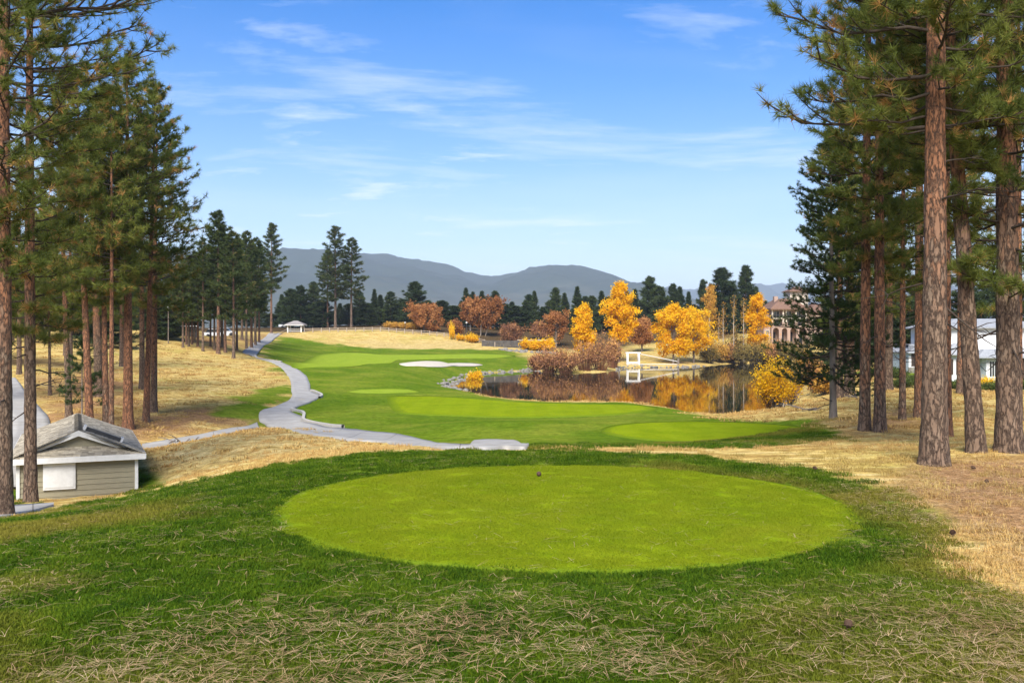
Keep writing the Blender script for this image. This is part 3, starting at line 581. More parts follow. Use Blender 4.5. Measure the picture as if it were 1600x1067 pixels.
# ------------------------------------------------------------------ helpers for far buildings: a facade plane at distance D
class Fac:
    def __init__(s, root, D): s.r = root; s.D = D; s.o = root.location
    def x(s, a): return px2(a, s.D)-s.o.x
    def z(s, b): return pz(b, s.D)-s.o.z
    def box(s, name, m, a0, a1, b0, b1, y0, y1, parent=None):
        return MB().box((s.x(a0), y0, s.z(b1)), (s.x(a1), y1, s.z(b0))).build(name, m, parent or s.r)
    def window(s, a0, a1, b0, b1, y, frame, fw=.07, mull=1):
        w = s.box('window', M['glass'], a0, a1, b0, b1, y-.02, y+.06)
        mb = MB(); X0, X1, Z0, Z1 = s.x(a0), s.x(a1), s.z(b1), s.z(b0)
        mb.box((X0-fw, y-.06, Z0-fw), (X0+.01, y-.003, Z1+fw)); mb.box((X1-.01, y-.06, Z0-fw), (X1+fw, y-.003, Z1+fw)); mb.box((X0+.012, y-.058, Z1-.01), (X1-.012, y-.003, Z1+fw)); mb.box((X0+.012, y-.058, Z0-fw), (X1-.012, y-.003, Z0+.01))
        for k in range(mull):
            xm = X0+(X1-X0)*(k+1)/(mull+1); mb.box((xm-.025, y-.05, Z0+.012), (xm+.025, y-.022, Z1-.012))
        mb.build('frame', frame, w); return w
    def hip(s, name, m, a0, a1, beave, btop, y0, y1, inset, parent=None, thick=.12):
        X0, X1 = s.x(a0), s.x(a1); ze, zt = s.z(beave), s.z(btop); ym = (y0+y1)/2; dy = min(inset, (y1-y0)/2)
        V = [(X0, y0, ze), (X1, y0, ze), (X1, y1, ze), (X0, y1, ze), (X0+inset, y0+dy, zt), (X1-inset, y0+dy, zt), (X1-inset, y1-dy, zt), (X0+inset, y1-dy, zt)]
        V += [(x, y, z-thick) for x, y, z in V[:4]]
        return MB().add(V, [(0,1,5,4),(1,2,6,5),(2,3,7,6),(3,0,4,7),(4,5,6,7),(8,9,1,0),(9,10,2,1),(10,11,3,2),(11,8,0,3),(11,10,9,8)]).build(name, m, parent or s.r)
# white house among the right hand trunks
D = 90.; hx = px2(1540, D)
ho = empty('white_house', (hx, D, g1(hx, D)-.3), 0, 'white board two-storey house with grey roofs behind the right-hand pine trunks', 'house'); f = Fac(ho, D)
f.box('lower_wall', M['whiteboard'], 1482, 1586, 548, 612, 0, 9); f.box('upper_wall', M['whiteboard'], 1482, 1640, 510, 552, 1.2, 8.5)
f.box('bay_wall', M['whiteboard'], 1533, 1586, 553, 612, -1.0, -.01); f.box('rear_wall', M['whiteboard'], 1588, 1660, 552, 612, 1.0, 9)
f.hip('upper_roof', M['greyroof'], 1474, 1650, 511, 497, .6, 9.2, 2.6); f.hip('lower_roof', M['greyroof'], 1474, 1517, 553, 536, -.6, 1.19, 1.1); f.hip('porch_roof', M['greyroof'], 1514, 1665, 557, 545, -1.7, 1.19, 1.2)
f.window(1523, 1530, 519, 539, 1.2, M['wood']); f.window(1570, 1578, 519, 539, 1.2, M['wood']); f.window(1495, 1500.5, 562, 584, 0, M['wood']); f.window(1483.5, 1488, 562, 584, 0, M['wood']); f.window(1537.5, 1549, 564, 588, -1.0, M['trim'], .12, 2)
f.box('porch_back', M['wood'], 1588.5, 1650, 558, 606, .90, .99); f.window(1592, 1602, 567, 596, .9, M['wood'])
f.box('porch_post', M['wood'], 1587, 1589, 557, 606, -1.4, -1.2); f.box('step', M['kerb'], 1586, 1640, 604, 610, -1.6, .89)
hw = empty('garden_cottage', (px2(1432, 94), 94, g1(px2(1432, 94), 94)-.3), 0, 'small white cottage wing with brown window beside the orange pine trunk', 'cottage'); f = Fac(hw, 94)
f.box('wall', M['whiteboard'], 1420, 1452, 549, 600, 0, 6); f.hip('roof', M['greyroof'], 1416, 1457, 550, 538, -.5, 6.5, 1.8); f.window(1425, 1430, 552, 571, 0, M['wood']); f.window(1438, 1444, 552, 571, 0, M['wood']); f.box('plinth', M['rock'], 1419, 1453, 574, 600, -.12, -.01)
# mansion across the water
D = 226.; hx = px2(1232, D)
mo = empty('mansion', (hx, D, g1(hx, D)-.3), 0, 'terracotta mansion with three arches and columned balconies across the pond', 'mansion'); f = Fac(mo, D)
f.box('wall', M['stucco'], 1206, 1262, 481, 556, 2.6, 12); f.box('wing', M['stucco'], 1195, 1205.6, 494, 556, 1.0, 11); f.box('wing', M['stucco'], 1262.4, 1330, 487, 556, .6, 12); f.box('tower', M['cream'], 1246, 1275, 452, 486, 6, 11)
f.hip('tower_roof', M['tile'], 1243, 1278, 453, 445, 5, 12, 2.4)
r = f.hip('roof', M['tile'], 1203, 1264, 482, 466, -.6, 12, 3.2, thick=.3); f.box('chimney', M['stucco'], 1217, 1223, 462, 476, 4, 5.2, r); f.hip('wing_roof', M['tile'], 1192, 1206, 495, 487, .4, 11.5, 1.4); f.hip('wing_roof', M['tile'], 1261, 1333, 488, 474, 0, 12.6, 3.5)
f.box('cornice', M['cream'], 1204.6, 1263, 481.4, 484, -.3, 2.55); f.box('balcony_slab', M['cream'], 1206, 1262, 496.5, 498.3, 0, 2.58); f.box('balcony_slab', M['stucco'], 1206, 1262, 509, 512, 0, 2.58)
for a in (1207.3, 1224.3, 1229.0, 1244.3, 1260): 
    MB().tube([(f.x(a), .3, f.z(505)), (f.x(a), .3, f.z(484.02))], [.22, .18], 10).build('column', M['cream'], mo); f.box('column_base', M['stucco'], a-1.9, a+1.9, 503.5, 509, 0, .62)
for b0, b1 in ((492, 496.4), (504.5, 508.9)):
    mb = MB()
    for k in range(46): x = f.x(1207+k*1.17); mb.box((x-.02, .1, f.z(b1)), (x+.02, .14, f.z(b0)))
    mb.box((f.x(1207), .06, f.z(b0)), (f.x(1261), .18, f.z(b0-.5))); mb.build('balustrade', M['dark'], mo)
for a0, a1, b0, b1 in ((1214, 1222, 486, 496), (1234, 1241, 486, 496), (1214, 1222, 500, 508.8), (1234, 1241, 500, 508.8), (1249, 1256, 486, 496), (1249, 1256, 500, 508.8)): f.window(a0, a1, b0, b1, 2.6, M['cream'], .1)
for a0, a1, b0, b1, y in ((1199, 1203, 500, 508, 1.0), (1199, 1203, 516, 532, 1.0), (1270, 1277, 500, 509, .6), (1290, 1297, 500, 509, .6), (1270, 1277, 520, 532, .6)): f.window(a0, a1, b0, b1, y, M['cream'], .1)
bays = [1205.5, 1219.5, 1232.5, 1246.5, 1262]
for k in range(4):
    a0, a1 = bays[k], bays[k+1]; X0, X1 = f.x(a0), f.x(a1); pier = .34; xa, xb = X0+pier, X1-pier; rr = (xb-xa)/2; zc = f.z(517); zt = f.z(512); cx_ = (xa+xb)/2; zb = f.z(556)
    mb = MB(); mb.box((X0+.002, .0, zb), (xa, .6, zc)); mb.box((xb, .0, zb), (X1-.002, .6, zc)); n = 12
    zt = max(zt, zc+rr+.1)
    for q in range(n):
        t0, t1 = math.pi*q/n, math.pi*(q+1)/n; p = [(cx_-rr*math.cos(t0), zc+rr*math.sin(t0)), (cx_-rr*math.cos(t1), zc+rr*math.sin(t1))]
        xx0 = X0+.002 if q == 0 else p[0][0]; xx1 = X1-.002 if q == n-1 else p[1][0]
        if q == 0: mb.prism([(X0+.002, zc), (xa, zc), p[1], (p[1][0], zt), (X0+.002, zt)], 0, .6)
        elif q == n-1: mb.prism([p[0], (xb, zc), (X1-.002, zc), (X1-.002, zt), (p[0][0], zt)], 0, .6)
        else: mb.prism([p[0], p[1], (p[1][0], zt), (p[0][0], zt)], 0, .6)
    mb.build('arch', M['stucco'], mo); f.box('door', M['glass'], a0+3.5, a1-3.5, 519, 553, 2.5, 2.59)
f.box('terrace', M['kerb'], 1185, 1345, 553.5, 560, -7, 2.4)
# gazebo
D = 248.; gx_ = px2(460, D); gg = g1(gx_, D)
ga = empty('gazebo', (gx_, D, gg), 0, 'small open gazebo with hipped roof at the top of the cart path', 'gazebo')
for sx in (-1, 1):
    for sy in (0, 1): MB().box((sx*1.75-.17, .1+sy*3-.17, -.6), (sx*1.75+.17, .1+sy*3+.17, 2.05)).build('post', M['trim'], ga)
V = [(-2.5, -.7, 2.1), (2.5, -.7, 2.1), (2.5, 3.9, 2.1), (-2.5, 3.9, 2.1), (-.5, 1.6, 3.1), (.5, 1.6, 3.1)]; V += [(x, y, z-.05) for x, y, z in V[:4]]
MB().add(V, [(0,1,5,4),(1,2,5),(2,3,4,5),(3,0,4)] if False else [(0,1,5,4),(2,3,4,5),(1,2,5,5),(3,0,4,4),(9,8,7,6)]).build('roof', M['gazroof'], ga)
MB().box((-2.45, -.72, 1.84), (2.45, -.62, 2.03)).build('fascia', M['trim'], ga)
for x in (-2.45, 2.45): MB().box((x-.05, -.6, 1.84), (x+.05, 3.8, 2.03)).build('fascia', M['trim'], ga)
for z in (.35, .8):
    MB().box((-1.57, .05, z), (1.57, .15, z+.1)).build('rail', M['trim'], ga)
    MB().beam((-1.9, 0, z), (-3.3, -9, z-1.35), .12, .12).build('rail', M['rail'], ga)
MB().box((-1.2, 1.4, -.3), (1.2, 2.2, .42)).build('bench', M['rail'], ga)
# split rail fence
fe_pts = smooth_open(np.array([px2(np.array([476,500,530,560,600,640,670,690,715,740,760,772]), np.array([247,246,246,246,245,243,242,240,238,235,231,228]))[:, ] if False else (lambda a, d: np.column_stack([(a-800)/F*d, d]))(np.array([476,500,530,560,600,640,670,690,715,740,760,773.]), np.array([247,246.5,246,246,245,243,242,240,238,235,231,228.]))][0]), 400)
seg = np.concatenate([[0], np.cumsum(np.linalg.norm(np.diff(fe_pts, axis=0), axis=1))]); npost = int(seg[-1]/2.15)
fp = np.column_stack([np.interp(np.linspace(0, seg[-1], npost+1), seg, fe_pts[:, k]) for k in (0, 1)]); fz = gz(fp[:, 0], fp[:, 1])
fe = empty('rail_fence', (fp[0, 0], fp[0, 1], fz[0]), 0, 'weathered split-rail fence along the crest of the straw slope', 'fence'); fo = np.array([fp[0, 0], fp[0, 1], fz[0]])
pm = MB().box((-.1, -.1, -.4), (.1, .1, 1.12)).mesh('post'); pm.materials.append(M['rail'])
for k in range(npost+1):
    p = np.array([fp[k, 0], fp[k, 1], fz[k]])-fo; o = link('post', pm, fe); o.location = p; o.rotation_euler = (random.uniform(-.04, .04), random.uniform(-.04, .04), random.uniform(-.4, .4))
    if k < npost:
        q = np.array([fp[k+1, 0], fp[k+1, 1], fz[k+1]])-fo
        for z in (.5, .92): MB().beam(p+[0, .12, z+random.uniform(-.04, .04)], q+[0, .12, z+random.uniform(-.04, .04)], .1, .13).build('rail', M['rail'], fe)
# white landing frame with sloping handrail over the water
D = 186.; bx_ = px2(990, D); br_ = empty('landing_frame', (bx_, D, WATER), 0, 'white square landing frame with sloping handrail at the pond edge', 'landing')
w2 = 1.1; h = 2.65
for sx in (-1, 1):
    for y in (0, 1.6): MB().box((sx*w2-.12, y-.12, -.5), (sx*w2+.12, y+.12, h)).build('post', M['trim'], br_)
for y in (0, 1.6): MB().box((-w2-.3, y-.12, h+.003), (w2+.3, y+.12, h+.22)).build('beam', M['trim'], br_)
MB().box((-w2+.143, -.05, .75), (w2-.143, .05, 1.0)).build('rail', M['trim'], br_)
for k in range(7): x = -w2+.3+k*.27; MB().box((x-.05, -.035, .30), (x+.05, .035, .747)).build('baluster', M['trim'], br_)
MB().box((-w2-.2, -.3, .1), (w2+.2, 2.0, .28)).build('deck', M['kerb'], br_)
MB().beam((w2+.14, .2, h-.1), (w2+7.6, 1.0, 1.05), .08, .11).build('handrail', M['trim'], br_)
MB().beam((w2+.14, .2, .55), (w2+7.6, 1.0, .5), .08, .10).build('lower_rail', M['trim'], br_)
MB().box((w2+7.55, .85, -.4), (w2+7.9, 1.2, 1.6)).build('end_post', M['barkgrey'], br_)
# lamp posts
def lamp(a, D, top, label, arm=False):
    x = px2(a, D); z = g1(x, D); H = pz(top, D)-z; o = empty('lamp_post', (x, D, z), 0, label, 'lamp post')
    MB().tube([(0, 0, -.3), (0, 0, .5), (0, 0, H-.4)], [.11, .09, .06], 8).build('pole', M['dark'] if not arm else M['barkgrey'], o)
    MB().tube([(0, 0, H-.42), (0, 0, H-.3), (0, 0, H-.05), (0, 0, H), (0, 0, H+.05)], [.09, .2, .24, .12, .01], 10).build('lantern', M['trim'], o)
lamp(729, 236, 503, 'dark lamp post between the small red maple and the tall orange tree'); lamp(633, 250, 503, 'dark lamp post at the left edge of the broad bronze maple'); lamp(263, 150, 479, 'tall grey lamp post at the dark hedge among the left pines', True)
# retaining wall and hedge wall
p0, p1 = P3(752, 541, 226), P3(866, 549, 232)
rw = empty('retaining_wall', (p0[0], 228, g1(p0[0], 228)), 0, 'low dark stone retaining wall below the orange trees', 'wall')
for r_i in range(3):
    x = 0.; L = p1[0]-p0[0]
    while x < L:
        w_ = random.uniform(.7, 1.5); MB().box((x+.02, random.uniform(-.06, .06), -.9+r_i*.75), (min(x+w_, L)-.02, .8, -.17+r_i*.75)).build('stone', M['retwall'], rw); x += w_
MB().box((8.5, -.1, 1.34), (L, .9, 1.5)).build('cap', M['kerb'], rw)
p = at(268, 168); hd = empty('garden_wall', tuple(p), 0, 'long dark wall with pale coping behind the left pine row', 'wall')
MB().box((-4, 0, -1), (4.5, .4, 1.25)).build('wall', M['dark'], hd); MB().box((-4.1, -.06, 1.253), (4.6, .46, 1.42)).build('coping', M['trim'], hd)
# parked cars beyond the left pines
def car(a, D, label, rz_):
    x = px2(a, D); o = empty('parked_car', (x, D, g1(x, D)), rz_, label, 'car', None)
    b = MB(); b.prism([(-2.2, .35), (2.2, .35), (2.25, .75), (1.3, .95), (-2.1, .98), (-2.25, .7)], -.85, .85); b.build('body', M['carpaint'], o)
    c_ = MB(); c_.prism([(-1.9, .95), (1.2, .93), (.55, 1.5), (-1.4, 1.52)], -.72, .72); c_.build('cabin', M['glass'], o); MB().prism([(-1.42, 1.5), (.58, 1.48), (.4, 1.58), (-1.25, 1.6)], -.7, .7).build('roof', M['carpaint'], o)
    for sx in (-1.35, 1.35):
        for sy in (-.8, .8):
            w_ = MB().tube([(sx, sy-.11, .33), (sx, sy-.1, .33), (sx, sy+.1, .33), (sx, sy+.11, .33)], [.01, .33, .33, .01], 14).build('wheel', M['tyre'], o)
car(338, 176, 'white car parked behind the left pine row, half hidden by trunks', .2); car(352, 196, 'white car seen beside the two thin pines near the road', .1); car(448, 275, 'pale car parked left of the gazebo', .4)

# ------------------------------------------------------------------ trees
def unit(v): return v/(np.linalg.norm(v, axis=-1, keepdims=True)+1e-9)
def tufts(mb, P, Dr, n, L, w, spread, tint, rg, back=.35):
    """needle tufts: n thin triangles fanning from each point P about direction Dr"""
    k = len(P); d = unit(Dr[:, None]+spread*rg.normal(size=(k, n, 3))); l = L*rg.uniform(.65, 1.1, (k, n, 1))
    b = P[:, None]-Dr[:, None]*(rg.random((k, n, 1))*L*back); s = unit(np.cross(d, rg.normal(size=(k, n, 3))))*w*.5
    V = np.stack([b-s, b+s, b+d*l], 2).reshape(-1, 3); t = np.clip(np.repeat(tint, n)+rg.normal(size=k*n)*.06, 0, 1)
    mb.add(V, np.arange(len(V)).reshape(-1, 3), np.repeat(t, 3))
def trunkpath(H, lean, bend, rg, n=26):
    t = np.linspace(0, 1, n)**1.15; ph = rg.random()*6.3
    return np.column_stack([lean[0]*t*H+bend*H*np.sin(t*3.0+ph)*t*.5, lean[1]*t*H+bend*H*np.cos(t*2.6+ph)*t*.5, t*H])
def make_trunk(P, r0, n, rough, tintlo=0., flare=.35, rtop=.06, ringmul=1, rg=None):
    m = (len(P)-1)*ringmul+1; tt = np.linspace(0, len(P)-1, m); Q = np.column_stack([np.interp(tt, np.arange(len(P)), P[:, k]) for k in range(3)])
    h = Q[:, 2]; H = h[-1]; rad = r0*((1-h/H)**.75*(1-rtop)+rtop)*(1+flare*np.exp(-h/.45))
    mb = MB(); mb.tube(np.concatenate([[Q[0]-[0, 0, .5]], Q]), np.concatenate([[rad[0]*1.15], rad]), n)
    V = mb.v[0]
    if rough:
        k = len(Q)+1; th = np.tile(np.arange(n)/n, k); zz_ = np.repeat(np.concatenate([[-.5], h]), n); rr = np.repeat(np.concatenate([[rad[0]], rad]), n); cen = np.repeat(np.concatenate([[Q[0]-[0, 0, .5]], Q]), n, 0)
        c = np.minimum(th, 1-th)*2
        pat = np.abs(fbm(th*9+.35*np.sin(th*2*np.pi), zz_*2.2, 3))*2+.6*fbm(c*14, zz_*5+3, 3)
        V += unit(V-cen)*np.clip(pat, -.3, .5)[:, None]*rough
    mb.t[0] = np.clip((V[:, 2]-tintlo)/4.5+.12, 0, 1); return mb
def pine(name, seed, H, r0, cb, R, nl, lean=(0, 0), bend=.004, shape='pond', needle=(30, .22, .010, .75), sub=6, per=4, n=10, rough=0, dead=6, rings=1, tl=0., brown=.10, mats=('bark', 'needles'), extra=(), zmax=1.0, elev=(-.25, .75)):
    """returns meshes (trunk, branches, crown) of one pine"""
    rg = np.random.default_rng(seed); P = trunkpath(H, lean, bend, rg); tk = make_trunk(P, r0, n, rough, tl, ringmul=rings, rg=rg).mesh('trunk', True); tk.materials.append(M[mats[0]])
    br, cr = MB(), MB(); TP, TD, TT = [], [], []
    ptat = lambda z: np.array([np.interp(z, P[:, 2], P[:, 0]), np.interp(z, P[:, 2], P[:, 1]), z])
    limbs = []
    nl = int(nl*1.3)
    for k in range(nl):
        u = (k+rg.random())/nl*zmax; z = H*(cb+(1-cb)*u*.985); a = k*2.39996+rg.normal()*.5
        if shape == 'pond': f = min(1, .45+u*2.2)*(1-u)**.62*rg.uniform(.55, 1.15)+.06
        elif shape == 'cone': f = (1-u)**.9*rg.uniform(.75, 1.08)+.03
        else: f = (1-u)**.55*rg.uniform(.6, 1.1)+.05
        limbs.append((z, a, R*f, elev[0]+(elev[1]-elev[0])*u+rg.normal()*.14, True))
    for k in range(dead): limbs.append((H*cb*rg.uniform(.45, 1.0), rg.random()*6.28, R*rg.uniform(.12, .5), rg.normal()*.25-.1, False))
    for z, a, L, e in extra: limbs.append((z, a, L, e, True))
    for z, a, L, e, live in limbs:
        o = ptat(z); h = np.array([math.cos(a), math.sin(a), 0]); s = np.linspace(0, 1, 6)[:, None]; up = .22 if live else -.05
        Q = o+h*L*s*math.cos(e)+np.array([0, 0, 1.])*(L*s*math.sin(e)+up*L*s**2.2)+np.cumsum(rg.normal(size=(6, 3)), 0)*L*.022
        rb = min(.012+.011*L, .35*r0); br.tube(Q, np.linspace(rb, rb*.22, 6), 5)
        if not live:
            if L > .5:
                for q in range(3): p = Q[rg.integers(2, 6)]; d = unit(h+rg.normal(size=3)*.7); br.tube([p, p+d*L*.2, p+d*L*.35+[0, 0, -.04*L]], [rb*.4, rb*.3, rb*.1], 4)
            continue
        ns = max(3, int(sub*(.5+.6*L/R)))
        for q in range(ns):
            t = .16+.84*(q+rg.random()*.8)/ns; t = min(t, 1); i = min(int(t*5), 4); p = Q[i]+(Q[i+1]-Q[i])*(t*5-i)
            side = np.array([-h[1], h[0], 0])*(1 if q % 2 else -1); d = unit(h*.75+side*rg.uniform(.2, 1.1)+np.array([0, 0, rg.uniform(-.05, .55)])); l = min(L*.45, .28*L+.25)*rg.uniform(.6, 1.1)*(1.15-.5*t)
            s2 = np.linspace(0, 1, 4)[:, None]; E = p+d*l*s2+np.array([0, 0, .25])*l*s2**2; br.tube(E, [rb*.45, rb*.38, rb*.25, rb*.12], 4)
            m_ = max(1, int(per*rg.uniform(.7, 1.3))); w_ = np.sort(rg.uniform(.35, 1, m_)); w_[-1] = 1
            base = rg.normal()*.13+.42
            for x in w_:
                j = min(int(x*3), 2); pp = E[j]+(E[j+1]-E[j])*(x*3-j)
                TP.append(pp+rg.normal(size=3)*.05*L*.3); TD.append(unit(d*.7+rg.normal(size=3)*.35+np.array([0, 0, .35]))); TT.append(.93 if rg.random() < brown*(1.8-1.3*x) else base+rg.normal()*.1)
    TP, TD, TT = np.array(TP), np.array(TD), np.array(TT)
    tufts(cr, TP, TD, needle[0], needle[1], needle[2], needle[3], TT, rg)
    bm_ = br.mesh('branches', True); bm_.materials.append(M['twig']); cm = cr.mesh('crown'); cm.materials.append(M[mats[1]])
    return dict(trunk=tk, branches=bm_, crown=cm)
def place(name, meshes, loc, rz_=0, s=(1, 1, 1), label=None, cat='tree', group=None):
    o = empty(name, tuple(loc), rz_, label, cat, group); o.scale = s
    for k, me in meshes.items():
        c_ = link(k, me, o)
        if k in ('branches', 'stems'): c_['kind'] = 'stuff'
    return o
def leaves(mb, P, n, sig, s, tint, rg, flat=0.):
    k = len(P); C_ = P[:, None]+rg.normal(size=(k, n, 3))*sig; a = unit(rg.normal(size=(k, n, 3))); b_ = unit(np.cross(a, rg.normal(size=(k, n, 3)))); sz = s*rg.uniform(.6, 1.2, (k, n, 1))
    V = np.stack([C_-a*sz*.5, C_+b_*sz*.38, C_+a*sz*.6, C_-b_*sz*.38], 2).reshape(-1, 3); t = np.clip(np.repeat(tint, n)+rg.normal(size=k*n)*.1, 0, 1)
    q = np.arange(len(V)).reshape(-1, 4); mb.add(V, q, np.repeat(t, 4))
def broadleaf(seed, H, R, m_leaf, m_bark='barkgrey', cb=.2, nl=26, lsize=.28, nleaf=26, sig=.36, shape='oval', multi=1, r0=.22, subs=5, dens=1.0, up=.9):
    rg = np.random.default_rng(seed); tr, br, cr = MB(), MB(), MB(); pts = []; tn = []
    for s_ in range(multi):
        off = np.array([rg.normal()*.25*(multi > 1), rg.normal()*.25*(multi > 1), 0]); ln = rg.normal(size=2)*(.16 if multi > 1 else .02); P = trunkpath(H*.93, ln, .01, rg, 14)+off
        r = r0/math.sqrt(multi); tr.tube(np.concatenate([[P[0]-[0, 0, .5]], P]), r*np.concatenate([[1.5], (1-np.linspace(0, 1, 14))**.8*.95+.05]), 8)
        for k in range(nl//multi):
            u = (k+rg.random())/(nl//multi); z = H*(cb+(.93-cb)*u); o = np.array([np.interp(z, P[:, 2], P[:, 0]), np.interp(z, P[:, 2], P[:, 1]), z]); a = k*2.4+rg.normal()*.5
            f = {'oval': (np.sin(np.pi*min(1, u*.86+.14))**.6), 'round': np.sqrt(max(0, 1-(u*1.7-.75)**2)), 'flame': (1-u)**.55*min(1, .55+u*1.6)}[shape]*rg.uniform(.6, 1.1)
            L = max(.25, R*f); e = up*rg.uniform(.5, 1.15) if shape != 'round' else rg.uniform(.0, .9)*up
            h = np.array([math.cos(a), math.sin(a), 0]); s = np.linspace(0, 1, 5)[:, None]; Q = o+h*L*s+np.array([0, 0, 1.])*L*math.tan(min(e, 1.2))*s*.8+np.cumsum(rg.normal(size=(5, 3)), 0)*L*.03
            Q[:, 2] = np.minimum(Q[:, 2], H*1.03); rb = r*.28; br.tube(Q, np.linspace(rb, rb*.2, 5), 4)
            for q in range(subs):
                t = rg.uniform(.35, 1); i = min(int(t*4), 3); p = Q[i]+(Q[i+1]-Q[i])*(t*4-i); d = unit(h*.6+rg.normal(size=3)*.6+[0, 0, .5*up]); E = p+d*L*.3; br.tube([p, E], [rb*.3, rb*.1], 3)
                tv = np.clip(rg.normal()*.17+.45+.15*(p[2]/H-.4), 0, 1)
                if rg.random() < dens: pts += [E, p+d*L*.15, E+d*.15]; tn += [tv, tv, tv]
    leaves(cr, np.array(pts), nleaf, sig, lsize, np.array(tn), rg)
    o = {}
    for nm, b_, mm in (('trunk', tr, m_bark), ('branches', br, m_bark), ('crown', cr, m_leaf)): me = b_.mesh(nm, nm != 'crown'); me.materials.append(M[mm]); o[nm] = me
    return o
def bush(seed, R, H, m_leaf, nst=60, nleaf=8, ls=.16, sig=.16, twig=.012, m_twig=None, spread=1.0, leafy=1.0):
    """many stems fanning from the ground, leaves along the outer half"""
    rg = np.random.default_rng(seed); st, cr = MB(), MB(); pts, tn = [], []
    for k in range(nst):
        a = rg.random()*6.28; rr = R*math.sqrt(rg.random())*spread; h = H*rg.uniform(.55, 1.05)*(1-.45*(rr/R)**2); b0 = np.array([math.cos(a), math.sin(a), 0])*rr*.35; e = np.array([math.cos(a)*rr, math.sin(a)*rr, h]); t = np.linspace(0, 1, 5)[:, None]
        Q = b0+(e-b0)*t+np.array([0, 0, 1])*h*.15*np.sin(t*3.1)+np.cumsum(rg.normal(size=(5, 3)), 0)*R*.02; Q[0, 2] -= .2; st.tube(Q, np.linspace(twig, twig*.35, 5), 3, np.clip(rg.normal()*.15+.3, 0, 1))
        tv0 = rg.normal()*.18+.38
        for q in range(4):
            d = unit(rg.normal(size=3)+[0, 0, .6]); p = Q[rg.integers(2, 5)]; tv = float(np.clip(tv0+.42*p[2]/H, 0, 1)); st.tube([p, p+d*H*.14], [twig*.5, twig*.2], 3, tv); 
            if rg.random() < leafy: pts.append(p+d*H*.1); tn.append(tv)
    leaves(cr, np.array(pts), nleaf, sig, ls, np.array(tn), rg)
    s1 = st.mesh('stems', True); s1.materials.append(M[m_twig or 'twig']); c1_ = cr.mesh('foliage'); c1_.materials.append(M[m_leaf]); return dict(stems=s1, foliage=c1_)
# ---- the big pines on the right
RN = (34, .25, .013, .85)
def big(name, a, D, seed, label, dia, H, cb, R, nl, lean=(0, 0), ndl=RN, **kw):
    p = at(a, D); me = pine(name, seed, H, dia/2, cb, R, nl, lean, needle=ndl, **kw); return place(name, me, p-[0, 0, .05], 0, label=label, group=None)
K1 = dict(sub=10, per=5, n=40, rough=.035, rings=9)
big('ponderosa_pine', 1460, 18., 11, 'thick straight pine with grey butt and orange upper bark beside the tee rough', .455, 19, .32, 3.1, 46, (.001, 0), tl=2.6, zmax=.62, extra=[(6.4, 2.75, 2.9, -.1), (7.4, 3.3, 2.7, -.05), (8.3, 2.9, 2.8, .0), (7.0, 3.0, 2.4, -.2)], **K1)
big('ponderosa_pine', 1526, 19.6, 12, 'pine leaning towards its thick straight neighbour, grey bark, sharing a foot with another', .33, 19, .30, 2.8, 40, (-.068, 0), tl=2.8, zmax=.62, extra=[(3.9, 4.4, .9, -.2)], **K1)
big('ponderosa_pine', 1577, 19.6, 13, 'broad-footed grey pine at the right of the leaning pine pair', .47, 19, .20, 2.9, 50, (-.004, .01), tl=3.2, zmax=.62, extra=[(3.2, 4.5, 1.5, -.15), (3.6, 3.6, 1.3, -.2), (4.6, 5.2, 1.8, -.1)], **K1)
K2 = dict(sub=9, per=5, n=20, rough=.02, rings=4)
RM = (24, .28, .019, .85)
big('ponderosa_pine', 1351, 30., 14, 'slender reddish pine with a scarred foot on the dry bank', .33, 20, .24, 2.1, 60, (.008, 0), RM, tl=.3, **K2)
big('ponderosa_pine', 1375, 29.5, 15, 'slender red-barked pine beside the scarred one on the dry bank', .34, 21, .25, 2.3, 60, (-.001, 0), RM, tl=0., **K2)
big('ponderosa_pine', 1437, 41., 16, 'red-brown pine standing in the dry grass left of the thickest pine', .44, 21, .22, 2.9, 60, (.0, 0), RM, tl=-1., **K2)
big('ponderosa_pine', 1476, 26., 17, 'thin orange pine trunk half hidden behind the thickest pine', .36, 20, .35, 2.4, 50, (.0, 0), RM, tl=-3., **K2)
big('ponderosa_pine', 1388, 58., 18, 'pale grey pine rising behind the pair of slender red pines', .5, 22, .2, 3.2, 64, (.012, 0), (16, .34, .032, .85), sub=7, per=5, n=14, dead=8, tl=3.)
big('ponderosa_pine', 1327, 57., 19, 'dark stout pine in the dry grass beyond the leaning fir', .62, 19, .20, 3.0, 60, (.006, 0), (16, .34, .032, .85), sub=7, per=5, n=14, tl=2.)
big('ponderosa_pine', 1312, 55., 20, 'dark thin pine next to the stout one near the orange bushes', .40, 17, .22, 2.6, 50, (.0, 0), (16, .34, .032, .85), sub=7, per=5, n=14, tl=2.)
big('ponderosa_pine', 1410, 33., 37, 'dark-stemmed young pine with green foliage between the red pines', .22, 13, .34, 2.2, 44, (.004, 0), RM, **K2)
big('ponderosa_pine', 1590, 36., 38, 'green pine at the right behind the broad-footed trunk', .34, 18, .24, 3.0, 56, (.004, 0), RM, **K2)
big('ponderosa_pine', 1500, 52., 39, 'bushy pine behind the leaning pine, in front of the white house roof', .34, 19, .32, 3.2, 56, (.004, 0), (16, .34, .032, .85), sub=7, per=5, n=12)
p = at(1302, 36)
place('fir_tree', pine('fir', 21, 10.6, .13, .13, 2.5, 84, (-.012, 0), .003, 'fir', (20, .14, .015, .95), 11, 7, 12, mats=('barkgrey', 'fir'), brown=0, dead=3, elev=(-.35, .25)), p, label='dark fir with flat layered boughs on the dry bank by the pond')
